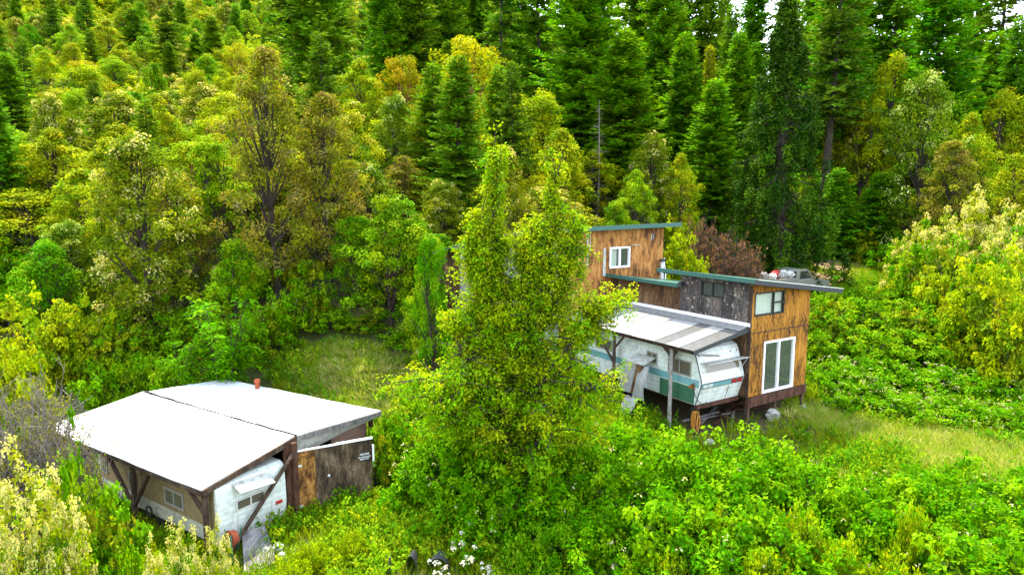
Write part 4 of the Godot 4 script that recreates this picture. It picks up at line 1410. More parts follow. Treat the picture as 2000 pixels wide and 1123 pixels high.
# old fir hung with ivy and drooping boughs
func ivy_fir(h: float, w: float) -> Node3D:
	rng.seed = 991
	var cr := MB.new()
	var wd := MB.new()
	wd.tube(PackedVector3Array([Vector3(0, -0.3, 0), Vector3(0.1, h * 0.3, 0), Vector3(0, h * 0.7, 0.1), Vector3(0.05, h, 0)]), PackedFloat32Array([0.5, 0.38, 0.2, 0.03]), 10)
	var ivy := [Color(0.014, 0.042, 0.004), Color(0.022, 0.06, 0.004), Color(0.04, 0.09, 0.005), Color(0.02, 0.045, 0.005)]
	var fresh := [Color(0.05, 0.14, 0.005), Color(0.08, 0.17, 0.006)]  # brighter ivy tones painted in for sunlit patches, scattered at random
	for k in 520:
		var t := pow(rng.randf(), 1.05)
		var y := h * lerpf(0.10, 0.99, t)
		var a := rng.randf_range(0.0, TAU)
		var reach := w * 0.5 * (0.07 + 0.93 * pow(1.0 - t, 0.95)) * rng.randf_range(0.35, 1.15)
		var e := Vector3(cos(a) * reach, y - reach * 0.34, sin(a) * reach)
		if k % 2 == 0:
			limb(wd, Vector3(0, y, 0), e, 0.05, 0.015, 0.0, 4)
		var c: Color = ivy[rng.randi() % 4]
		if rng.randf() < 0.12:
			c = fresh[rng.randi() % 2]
		# a hanging curtain of leaves below the bough
		var drop := rng.randf_range(0.4, 2.4) * (1.1 - 0.85 * t)
		var m := int(4 + drop * 5.0)
		for q in m:
			var f := float(q) / m
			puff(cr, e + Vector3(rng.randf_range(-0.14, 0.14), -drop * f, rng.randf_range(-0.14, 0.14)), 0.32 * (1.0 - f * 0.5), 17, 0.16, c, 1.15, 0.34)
	return plant(cr, wd, mats.leaf_needle, mats.bark)

func dead_fir(h: float) -> Node3D:
	rng.seed = 55
	var wd := MB.new()
	wd.tube(PackedVector3Array([Vector3(0, -0.3, 0), Vector3(0.08, h * 0.5, 0), Vector3(0, h, 0)]), PackedFloat32Array([0.11, 0.07, 0.012]), 7)
	var br := MB.new()
	for k in 90:
		var y := h * rng.randf_range(0.2, 0.97)
		var a := rng.randf_range(0.0, TAU)
		var l := (1.0 - y / h) * 2.0 * rng.randf_range(0.3, 1.0) + 0.2
		limb(br, Vector3(0, y, 0), Vector3(cos(a) * l, y - l * 0.12, sin(a) * l), 0.018, 0.005, 0.0, 3)
		if l > 0.7:
			for q in 3:
				var f := rng.randf_range(0.4, 0.9)
				var p := Vector3(cos(a) * l * f, y - l * 0.12 * f, sin(a) * l * f)
				limb(br, p, p + Vector3(rng.randf_range(-0.3, 0.3), rng.randf_range(-0.2, 0.1), rng.randf_range(-0.3, 0.3)), 0.008, 0.004, 0.0, 3)
	var o := Node3D.new()
	part("trunk", wd, mats.grey_twig, o)
	part("bare_branches", br, mats.grey_twig, o)
	return o

# the tall two-topped tree in the middle of the yard
func yard_tree() -> Node3D:
	rng.seed = 4242
	var cr := MB.new()
	var wd := MB.new()
	var pal := [Color(0.170, 0.285, 0.004), Color(0.205, 0.300, 0.004), Color(0.130, 0.260, 0.004), Color(0.245, 0.305, 0.005), Color(0.105, 0.235, 0.004)]
	var leaders := [
		PackedVector3Array([Vector3(0, -0.2, 0), Vector3(0.05, 2.2, 0), Vector3(-0.1, 4.5, 0.1), Vector3(-0.15, 7.0, 0.0), Vector3(-0.42, 9.2, 0), Vector3(-0.2, 10.7, 0)]),
		PackedVector3Array([Vector3(0.05, 2.0, 0), Vector3(0.5, 3.4, -0.1), Vector3(1.1, 5.2, -0.2), Vector3(1.45, 7.2, -0.15), Vector3(1.6, 9.0, -0.1), Vector3(1.65, 10.2, -0.1)]),
		PackedVector3Array([Vector3(0, 1.6, 0), Vector3(-0.5, 3.0, 0.3), Vector3(-1.1, 4.2, 0.5), Vector3(-1.5, 5.0, 0.6), Vector3(-1.7, 5.5, 0.6), Vector3(-1.9, 5.9, 0.6)]),
		PackedVector3Array([Vector3(0, 1.8, 0), Vector3(0.6, 3.0, 0.5), Vector3(1.5, 4.4, 0.7), Vector3(2.3, 5.4, 0.8), Vector3(2.9, 6.0, 0.8), Vector3(3.4, 6.3, 0.8)]),
		PackedVector3Array([Vector3(0, 1.2, 0), Vector3(-0.2, 2.4, -0.7), Vector3(-0.4, 3.6, -1.1), Vector3(-0.5, 4.6, -1.4), Vector3(-0.6, 5.4, -1.6), Vector3(-0.6, 5.9, -1.7)]),
		PackedVector3Array([Vector3(0, 1.0, 0), Vector3(-0.7, 1.9, 0.5), Vector3(-1.6, 2.9, 0.9), Vector3(-1.9, 3.4, 0.9), Vector3(-2.15, 3.8, 1.0), Vector3(-2.3, 4.1, 1.0)]),
		PackedVector3Array([Vector3(0, 1.0, 0), Vector3(0.8, 1.8, 0.6), Vector3(1.6, 2.7, 0.9), Vector3(2.2, 3.3, 1.0), Vector3(2.6, 3.7, 1.0), Vector3(2.9, 3.9, 1.0)]),
		PackedVector3Array([Vector3(-0.1, 4.4, 0.1), Vector3(-0.4, 5.3, 0.2), Vector3(-0.7, 6.3, 0.3), Vector3(-0.85, 7.2, 0.3), Vector3(-0.95, 8.0, 0.3), Vector3(-0.9, 8.7, 0.3)]),
		PackedVector3Array([Vector3(0.3, 3.6, 0.0), Vector3(0.5, 4.8, 0.3), Vector3(0.6, 5.9, 0.4), Vector3(0.75, 6.8, 0.4), Vector3(0.7, 7.6, 0.4), Vector3(0.75, 8.3, 0.4)]),
		PackedVector3Array([Vector3(1.1, 5.2, -0.2), Vector3(1.5, 5.9, -0.1), Vector3(1.9, 6.7, 0.0), Vector3(2.1, 7.4, 0.0), Vector3(2.2, 8.0, 0.0), Vector3(2.4, 8.5, 0.0)]),
	]
	for k in leaders.size():
		var r := PackedFloat32Array()
		for q in 6:
			r.append(lerpf(0.13 if k == 0 else 0.08, 0.012, q / 5.0))
		wd.tube(leaders[k], r, 8)
	# side boughs: each ends in an arching, hanging spray
	for k in 1050:
		var ld: PackedVector3Array = leaders[[0, 0, 0, 1, 1, 2, 3, 4, 5, 6, 7, 7, 8, 8, 9][rng.randi() % 15]]
		var f := rng.randf_range(0.14, 0.99)
		var i := clampi(int(f * 5.0), 0, 4)
		var b := ld[i].lerp(ld[i + 1], f * 5.0 - i)
		if b.y < 1.1:
			continue
		var a := rng.randf_range(0.0, TAU)
		# reach falls off with height: wide below, slender tops
		var reach := rng.randf_range(0.15, 1.0) + 0.6 * clampf((8.6 - b.y) / 2.6, 0.0, 1.0) + 0.9 * clampf((5.4 - b.y) / 2.0, 0.0, 1.0)
		var steep := clampf((b.y - 5.5) / 3.5, 0.0, 1.0)
		if steep > 0.75 and rng.randf() < 0.4:
			continue
		if b.y < 2.6:
			reach *= 0.9
		var l := reach * rng.randf_range(0.35, 1.1)
		var e := b + Vector3(cos(a) * l, l * rng.randf_range(-0.05, 0.4) + steep * l * rng.randf_range(0.3, 1.5), sin(a) * l)
		e = Vector3(lerpf(e.x, b.x, steep * 0.4), e.y, lerpf(e.z, b.z, steep * 0.4))
		limb(wd, b, e, 0.02 + l * 0.007, 0.008, -0.15 * l, 4)
		var c: Color = vary(pal[rng.randi() % pal.size()], 0.18)
		var m := int(3 + l * 3.2)
		for q in m:
			var g := 0.3 + 0.75 * q / m
			var p := b.lerp(e, g) + Vector3(rng.randf_range(-0.2, 0.2), rng.randf_range(-0.25, 0.15) - maxf(0.0, g - 0.8) * 0.6 * l, rng.randf_range(-0.2, 0.2))
			puff(cr, p, rng.randf_range(0.12, 0.30), 22, 0.088, c, 0.9, 0.36)
			if rng.randf() < 0.35:
				puff(cr, p + unit() * 0.2, 0.10, 9, 0.09, Color(0.27, 0.29, 0.008), 1.6, 0.3)
	return plant(cr, wd, mats.leaf_bright, mats.bark)

# low mound of arching, leafy canes
func bramble(sd: int, w: float, h: float, pal: Array, flowers: int, lm: Material, size := 0.108, clumps := 105, per := 56) -> Node3D:
	rng.seed = sd
	var n := FastNoiseLite.new(); n.seed = sd; n.frequency = 1.0
	var cr := MB.new()
	var wd := MB.new()
	for k in 16:
		var a := rng.randf_range(0.0, TAU)
		limb(wd, Vector3(cos(a) * 0.2, -0.1, sin(a) * 0.2), Vector3(cos(a) * w * 0.35, h * rng.randf_range(0.5, 0.9), sin(a) * w * 0.35), 0.012, 0.006, -h * 0.6, 3)
	for k in clumps:
		var a := rng.randf_range(0.0, TAU)
		var e := asin(rng.randf_range(0.02, 1.0))
		var lob := 1.0 + 0.9 * n.get_noise_3d(cos(a) * 1.7, e * 1.5, sin(a) * 1.7)
		var q := rng.randf_range(0.76, 1.0) * lob
		var p := Vector3(cos(a) * cos(e) * w * 0.5 * q, sin(e) * h * 0.9 * q + 0.05, sin(a) * cos(e) * w * 0.5 * q)
		var c: Color = vary(pal[rng.randi() % pal.size()], 0.2)
		puff(cr, p, rng.randf_range(0.16, 0.32), per, size, c, 0.65, 0.4)
		if rng.randf() < 0.45:
			puff(cr, p + Vector3(rng.randf_range(-0.1, 0.1), 0.28, rng.randf_range(-0.1, 0.1)), 0.13, 14, size * 0.9, c, 1.3, 0.36)
	for k in flowers:
		var a := rng.randf_range(0.0, TAU)
		var e := asin(rng.randf_range(0.3, 1.0))
		var p := Vector3(cos(a) * cos(e) * w * 0.52, sin(e) * h * 1.02 + 0.08, sin(a) * cos(e) * w * 0.52)
		puff(cr, p, rng.randf_range(0.05, 0.12), 6, 0.05, Color(0.42, 0.38, 0.24), 0.6, 0.45)
	return plant(cr, wd, lm, mats.bark, "foliage", "stems")

# upright wispy shrub
func broom(sd: int, w: float, h: float, pal: Array, tip: Color, lm: Material) -> Node3D:
	rng.seed = sd
	var cr := MB.new()
	var wd := MB.new()
	for k in 64:
		var a := rng.randf_range(0.0, TAU)
		var o := sqrt(rng.randf())
		var e := Vector3(cos(a) * o * w * 0.5, h * rng.randf_range(0.62, 1.05) * (1.0 - 0.45 * o * o), sin(a) * o * w * 0.5)
		var b := Vector3(e.x * 0.25, 0, e.z * 0.25)
		limb(wd, b, e, 0.012, 0.004, 0.0, 3)
		var c: Color = vary(pal[rng.randi() % pal.size()], 0.2)
		for q in 11:
			var f := 0.25 + 0.75 * q / 10.0
			var p := b.lerp(e, f)
			for z in 8:
				var d := ((e - b).normalized() * 1.0 + rv() * 0.75).normalized()
				var s := d.cross(rv()).normalized()
				var l := rng.randf_range(0.08, 0.16)
				mb_leafy(cr, p + rv() * 0.09, d, s, l, vary(c if rng.randf() < 0.8 else c.lerp(tip, 0.7), 0.25))
	return plant(cr, wd, lm, mats.bark, "foliage", "stems")

func mb_leafy(mb: MB, p: Vector3, d: Vector3, s: Vector3, l: float, c: Color) -> void:
	mb.leaf(p, d, s, l, l * 0.24, c)

# shrub whose shoots end in pale flower heads
func flower_bush(sd: int, w: float, h: float, pal: Array, bloom: Array, share: float, lm: Material) -> Node3D:
	rng.seed = sd
	var cr := MB.new()
	var wd := MB.new()
	for k in 140:
		var a := rng.randf_range(0.0, TAU)
		var e := asin(rng.randf_range(0.0, 1.0))
		var q := rng.randf_range(0.6, 1.06)
		var p := Vector3(cos(a) * cos(e) * w * 0.5 * q, 0.15 + sin(e) * h * 0.9 * q, sin(a) * cos(e) * w * 0.5 * q)
		limb(wd, Vector3(p.x * 0.2, 0, p.z * 0.2), p, 0.014, 0.005, 0.0, 3)
		puff(cr, p, rng.randf_range(0.16, 0.27), 40, 0.10, vary(pal[rng.randi() % pal.size()], 0.2), 0.8, 0.28)
		if rng.randf() < share:
			var up := p + (Vector3(p.x, 0, p.z).normalized() * 0.35 + Vector3.UP).normalized() * 0.22
			for z in 4:
				puff(cr, up + rv() * 0.11, 0.09, 16, 0.07, bloom[rng.randi() % bloom.size()], 1.3, 0.35)
	return plant(cr, wd, lm, mats.bark, "foliage", "stems")

# bare, tangled twigs with a few leaves
func twig_bush(sd: int, w: float, h: float, pal: Array, leaves: int, bark: Material) -> Node3D:
	rng.seed = sd
	var cr := MB.new()
	var wd := MB.new()
	for k in 70:
		var a := rng.randf_range(0.0, TAU)
		var o := sqrt(rng.randf())
		var e := Vector3(cos(a) * o * w * 0.5, h * rng.randf_range(0.5, 1.0), sin(a) * o * w * 0.5)
		var b := Vector3(e.x * 0.15, -0.1, e.z * 0.15)
		limb(wd, b, e, 0.022, 0.006, 0.0, 4)
		for q in 9:
			var f := rng.randf_range(0.35, 1.0)
			var p := b.lerp(e, f)
			var r := p + (rv() * 0.5 + Vector3(0, 0.15, 0)) * rng.randf_range(0.5, 1.2)
			limb(wd, p, r, 0.012, 0.005, 0.0, 3)
			for z in 2:
				limb(wd, p.lerp(r, rng.randf_range(0.4, 0.9)), r + rv() * 0.3, 0.008, 0.004, 0.0, 3)
			if rng.randi() % 10 < leaves:
				puff(cr, r, 0.16, 16, 0.08, vary(pal[rng.randi() % pal.size()], 0.25), 0.9, 0.3)
	puff(cr, Vector3(0, h * 0.5, 0), 0.3, 12, 0.08, pal[0])
	return plant(cr, wd, mats.leaf_plain, bark, "foliage", "twigs")

# sapling with level, feathery layers
func layered(sd: int, w: float, h: float, pal: Array, lm: Material) -> Node3D:
	rng.seed = sd
	var cr := MB.new()
	var wd := MB.new()
	for s in 6:
		var a := TAU * s / 6.0 + rng.randf_range(-0.4, 0.4)
		var top := Vector3(cos(a) * w * 0.24, h * rng.randf_range(0.7, 1.0), sin(a) * w * 0.24)
		limb(wd, Vector3(cos(a) * 0.12, -0.1, sin(a) * 0.12), top, 0.035, 0.01, 0.0, 5)
		for k in 26:
			var f := rng.randf_range(0.12, 1.0)
			var b := Vector3.ZERO.lerp(top, f)
			var q := rng.randf_range(0.0, TAU)
			var l := w * 0.30 * (1.15 - f * 0.75) * rng.randf_range(0.5, 1.1)
			var out := Vector3(cos(q), 0, sin(q))
			var sd2 := Vector3(-out.z, 0, out.x)
			var c: Color = vary(pal[rng.randi() % pal.size()], 0.2)
			limb(wd, b, b + out * l + Vector3(0, 0.05, 0), 0.01, 0.004, 0.0, 3)
			var d := 0.15
			while d < l:
				var g := d / l
				var p := b + out * d + Vector3(0, 0.18 * sin(g * 2.6) - 0.3 * g * g * l, 0)
				for sg in [-1.0, 1.0]:
					for z in 3:
						var dir: Vector3 = (sd2 * sg + out * rng.randf_range(0.2, 0.8) + Vector3(0, rng.randf_range(-0.5, 0.05), 0)).normalized()
						var ln := rng.randf_range(0.13, 0.26) * (1.15 - g * 0.6)
						cr.leaf(p + rv() * 0.05 + dir * 0.08 * z, dir, dir.cross((Vector3.UP + rv() * 0.5).normalized()).normalized(), ln, ln * 0.24, vary(c, 0.25))
				d += 0.10
	return plant(cr, wd, lm, mats.bark, "foliage", "stems")

# ---------------------------------------------------------------- plants: kinds
var protos := {}

const GOLD := [Color(0.196, 0.263, 0.004), Color(0.151, 0.230, 0.004), Color(0.246, 0.291, 0.005), Color(0.112, 0.202, 0.004), Color(0.202, 0.230, 0.005)]
const FRESH := [Color(0.068, 0.184, 0.003), Color(0.100, 0.221, 0.004), Color(0.053, 0.147, 0.003), Color(0.137, 0.226, 0.004)]
const OLIVE := [Color(0.138, 0.138, 0.012), Color(0.162, 0.156, 0.015), Color(0.108, 0.126, 0.009), Color(0.168, 0.132, 0.024), Color(0.204, 0.228, 0.008)]
const DEEP := [Color(0.090, 0.138, 0.005), Color(0.126, 0.168, 0.005), Color(0.072, 0.120, 0.005), Color(0.168, 0.192, 0.006)]
const MADRONE := [Color(0.237, 0.264, 0.004), Color(0.259, 0.264, 0.005), Color(0.193, 0.242, 0.004), Color(0.275, 0.237, 0.005), Color(0.165, 0.220, 0.004)]
const BLOOM := [Color(0.46, 0.42, 0.15), Color(0.40, 0.37, 0.12), Color(0.33, 0.33, 0.08)]
const BERRY := [Color(0.070, 0.205, 0.003), Color(0.100, 0.240, 0.004), Color(0.045, 0.160, 0.003), Color(0.13, 0.255, 0.004)]

func kinds() -> void:
	leaf_mat("leaf_bright", Color(1, 1, 1), 1.0)
	leaf_mat("leaf_plain", Color(1, 1, 1), 0.95)
	leaf_mat("leaf_warm", Color(1.0, 0.95, 0.9), 0.85)
	leaf_mat("leaf_cool", Color(0.9, 1.0, 0.9), 0.85)
	leaf_mat("leaf_needle", Color(1, 1, 1), 0.75)
	var b: Material = mats.bark
	var lp: Material = mats.leaf_plain
	protos = {
		"gold": [broadleaf(11, 9, 5.2, 0.16, 150, 99, 0.146, GOLD, [], 0.0, lp, b, 1), broadleaf(12, 9, 5.2, 0.12, 150, 99, 0.146, GOLD, BLOOM, 0.10, lp, b, 2, 0.7), broadleaf(13, 9, 5.2, 0.2, 140, 99, 0.146, GOLD, [], 0.0, lp, b, 2, 0.45)],
		"cream": [broadleaf(21, 9, 5.2, 0.10, 215, 89, 0.139, DEEP, BLOOM, 0.60, lp, b, 1, 0.6), broadleaf(22, 9, 5.2, 0.10, 215, 89, 0.139, DEEP, BLOOM, 0.45, lp, b, 2, 0.7)],
		"olive": [broadleaf(31, 11, 4.8, 0.14, 240, 83, 0.131, OLIVE, [Color(0.2, 0.18, 0.05)], 0.18, lp, b, 2, 0.65), broadleaf(32, 11, 4.8, 0.12, 240, 80, 0.131, OLIVE, [Color(0.22, 0.2, 0.08)], 0.2, lp, b, 1, 0.75)],
		"green": [broadleaf(41, 6, 4.2, 0.06, 120, 112, 0.131, FRESH, [], 0.0, lp, b, 3, 0.5), broadleaf(42, 6, 4.2, 0.06, 120, 112, 0.131, FRESH, [], 0.0, lp, b, 2, 0.6)],
		"madrone": [broadleaf(51, 10, 5.2, 0.38, 120, 96, 0.139, MADRONE, [], 0.0, lp, mats.red_bark, 3, 0.75), broadleaf(52, 10, 5.2, 0.30, 130, 96, 0.139, MADRONE, [], 0.0, lp, mats.red_bark, 2, 0.7)],
		"fir_dark": [conifer(61, 18, 6.6, 0.10, [Color(0.055, 0.150, 0.005), Color(0.070, 0.175, 0.006), Color(0.095, 0.185, 0.007)], Color(0.15, 0.25, 0.009), mats.leaf_needle), conifer(62, 18, 6.6, 0.18, [Color(0.055, 0.150, 0.006), Color(0.085, 0.17, 0.007)], Color(0.13, 0.23, 0.010), mats.leaf_needle, 0.85, 0.45, 0.5), conifer(63, 18, 6.2, 0.26, [Color(0.05, 0.125, 0.006), Color(0.075, 0.145, 0.008)], Color(0.12, 0.20, 0.010), mats.leaf_needle, 0.65, 0.6, 0.62)],
		"fir_bright": [conifer(71, 18, 6.6, 0.05, [Color(0.050, 0.17, 0.004), Color(0.070, 0.20, 0.004), Color(0.09, 0.215, 0.005)], Color(0.16, 0.28, 0.007), mats.leaf_plain, 1.1, 0.3), conifer(72, 18, 6.6, 0.04, [Color(0.045, 0.16, 0.004), Color(0.085, 0.205, 0.005)], Color(0.17, 0.27, 0.008), mats.leaf_plain, 1.05, 0.4)],
		"fir_thin": [conifer(81, 17, 5.6, 0.42, [Color(0.05, 0.115, 0.007), Color(0.07, 0.13, 0.008)], Color(0.12, 0.18, 0.012), mats.leaf_needle, 0.8, 0.35, 0.55)],
		"fir_young": [conifer(91, 7, 3.7, 0.03, [Color(0.045, 0.165, 0.004), Color(0.065, 0.20, 0.005)], Color(0.16, 0.30, 0.006), mats.leaf_plain, 1.3, 0.12, 0.30)],
		"slim": [conifer(95, 15, 2.0, 0.05, [Color(0.14, 0.19, 0.006), Color(0.18, 0.20, 0.007)], Color(0.23, 0.22, 0.008), mats.leaf_plain, 1.2, 0.2, 0.26)],
		"bramble": [bramble(101, 3.2, 1.5, BERRY, 4, mats.leaf_bright), bramble(102, 3.2, 1.5, BERRY, 8, mats.leaf_bright), bramble(103, 3.2, 1.5, BERRY, 3, mats.leaf_bright)],
		"bramble_flower": [bramble(104, 3.4, 1.6, BERRY, 46, mats.leaf_bright), bramble(105, 3.4, 1.6, BERRY, 30, mats.leaf_bright)],
		"leafy": [bramble(111, 3.2, 2.2, FRESH, 0, lp, 0.13, 110, 48), bramble(112, 3.2, 2.2, FRESH + DEEP, 0, lp, 0.13, 110, 48)],
		"gold_bush": [bramble(121, 3.6, 2.8, GOLD + [Color(0.09, 0.15, 0.006)], 0, lp, 0.13, 130, 50), bramble(122, 3.6, 2.8, GOLD, 0, lp, 0.13, 130, 50)],
		"broom": [broom(131, 2.0, 2.1, [Color(0.14, 0.235, 0.004), Color(0.18, 0.26, 0.004), Color(0.11, 0.22, 0.004)], Color(0.29, 0.29, 0.008), mats.leaf_bright), broom(132, 2.0, 2.1, [Color(0.15, 0.235, 0.004), Color(0.19, 0.26, 0.004)], Color(0.27, 0.30, 0.006), mats.leaf_bright)],
		"cream_bush": [flower_bush(141, 2.8, 3.4, GOLD + FRESH, BLOOM, 0.95, lp), flower_bush(142, 2.8, 3.4, GOLD, BLOOM, 0.85, lp)],
		"grey_brush": [twig_bush(151, 3.0, 4.4, [Color(0.13, 0.14, 0.012)], 3, mats.grey_twig)],
		"plum": [twig_bush(161, 3.0, 3.4, [Color(0.15, 0.065, 0.05), Color(0.18, 0.09, 0.07), Color(0.13, 0.07, 0.03)], 7, mats.bark)],
		"layered": [layered(171, 4.6, 3.4, [Color(0.085, 0.24, 0.003), Color(0.12, 0.27, 0.004), Color(0.065, 0.21, 0.003)], mats.leaf_bright)],
	}

# name, category, label (the place is added), native height, native width
const KIND := {
	"gold": ["oak_tree", "tree", "yellow-green rounded oak", 9.0, 5.2],
	"cream": ["tanoak_tree", "tree", "tanoak with cream flower tips", 9.0, 5.2],
	"olive": ["oak_tree", "tree", "tall olive-brown oak with visible trunk", 11.0, 4.8],
	"green": ["maple_tree", "tree", "small fresh green bushy maple", 6.0, 4.2],
	"madrone": ["madrone_tree", "tree", "golden madrone with reddish stems", 10.0, 5.2],
	"fir_dark": ["fir_tree", "tree", "dark green fir", 18.0, 6.6],
	"fir_bright": ["fir_tree", "tree", "full bright green fir", 18.0, 6.6],
	"fir_thin": ["fir_tree", "tree", "thin fir with bare lower trunk", 17.0, 5.6],
	"fir_young": ["fir_tree", "tree", "young fir with light tips", 7.0, 3.7],
	"slim": ["cypress_tree", "tree", "slender yellowish columnar conifer", 15.0, 2.0],
	"bramble": ["bramble", "shrub", "bright green bramble mound", 1.5, 3.2],
	"bramble_flower": ["bramble", "shrub", "bramble mound dotted with pale flowers", 1.6, 3.4],
	"leafy": ["shrub", "shrub", "dense green leafy shrub", 2.2, 3.2],
	"gold_bush": ["shrub", "shrub", "large yellow-green bush", 2.8, 3.6],
	"broom": ["broom_shrub", "shrub", "upright wispy yellow-green shrub", 2.1, 2.0],
	"cream_bush": ["flowering_bush", "shrub", "bush covered in cream flower heads", 3.4, 2.8],
	"grey_brush": ["brush", "shrub", "bare grey twiggy brush", 4.4, 3.0],
	"plum": ["plum_bush", "shrub", "purple-red leaved plum bush", 3.4, 3.0],
	"layered": ["sapling", "shrub", "bright green sapling with feathery layers", 3.4, 4.6],
}

func place_of(x: float, z: float) -> String:
	if z > -15.6:
		return "in the foreground beside the white-roofed shelter" if x < -2.0 else "in the foreground thicket below the meadow"
	if z > -24.0:
		if x < -6.0:
			return "beside the white-roofed shelter"
		return "round the foot of the yard tree" if x < 4.5 else "below the trailer and the mown path"
	if z > -33.0:
		if x < -3.0:
			return "behind the white-roofed shelter"
		return "beside the stilt house" if x < 12.0 else "beyond the mown path by the stilt house"
	if z > -42.0:
		if x < 3.0:
			return "at the wood's edge behind the shelter"
		return "behind the plywood cabin" if x < 16.0 else "below the dirt track"
	if z > -58.0:
		return "in the wood above the shelter" if x < -4.0 else ("in the wood above the plywood cabin" if x < 12.0 else "in the wood beyond the dirt track")
	return "high on the brushy hillside" if x < -12.0 else "on the firred slope behind the cabin" if x < 18.0 else "on the ridge beyond the dirt track"

var spots := []
var grown := []

# look-alikes that share a label are told apart by the plant of another kind that grows closest to them
func tell_apart() -> void:
	var same := {}
	for g in grown:
		var l: String = g[0].get_meta("label")
		same[l] = same.get(l, 0) + 1
	for g in grown:
		var l: String = g[0].get_meta("label")
		if same[l] < 2:
			continue
		var best := 5.0
		var near := ""
		for q in grown:
			if KIND[q[1]][0] == KIND[g[1]][0]:
				continue
			var d := Vector2(q[2] - g[2], q[3] - g[3]).length()
			if d < best:
				best = d
				near = KIND[q[1]][0].replace("_", " ")
		if near and (l + " near a " + near).split(" ").size() <= 16:
			g[0].set_meta("label", l + (" near an " if near.begins_with("o") else " near a ") + near)


func grow(kind: String, x: float, z: float, h: float, w: float) -> Node3D:
	var k: Array = KIND[kind]
	var vs: Array = protos[kind]
	var src: Node3D = vs[rng.randi() % vs.size()]
	var o: Node3D = src.duplicate()
	o.name = numbered(k[0])
	add_child(o)
	var sw := w / float(k[4])
	if kind.begins_with("bramble"):
		sw = maxf(sw, 0.8 * h / float(k[3]))
	var shape := Basis(Vector3.UP, rng.randf_range(0.0, TAU)) * Basis.from_scale(Vector3(sw * rng.randf_range(0.92, 1.08), h / float(k[3]), sw * rng.randf_range(0.92, 1.08)))
	o.transform = Transform3D(shape, Vector3(x, gh(x, z) - 0.05, z))
	if kind.begins_with("fir"):
		var needles: MeshInstance3D = o.get_node("crown")
		needles.material_override = [mats.leaf_plain, mats.leaf_warm, mats.leaf_cool, mats.leaf_needle][rng.randi() % 4]
		o.rotate_z(rng.randf_range(-0.025, 0.025))
	if kind in ["gold", "green", "madrone", "cream"]:
		var crown: MeshInstance3D = o.get_node("crown")
		crown.material_override = [mats.leaf_plain, mats.leaf_warm, mats.leaf_cool][rng.randi() % 3]
	var label: String = k[2]
	var tall := h / float(k[3])
	if k[1] == "tree" and tall > 1.18:
		label = "tall " + label if not label.begins_with("tall") else label
	elif k[1] == "tree" and tall < 0.72:
		label = "short " + label if not label.begins_with("small") and not label.begins_with("tall") else label
	o.set_meta("label", label + " " + place_of(x, z))
	o.set_meta("category", k[1])
	var many: String = k[0].replace("_", " ")
	o.set_meta("group", "%s %s" % [many + ("es" if many.ends_with("sh") else "s"), place_of(x, z)])
	spots.append(Vector3(x, w, z))
	grown.append([o, kind, x, z])
	return o

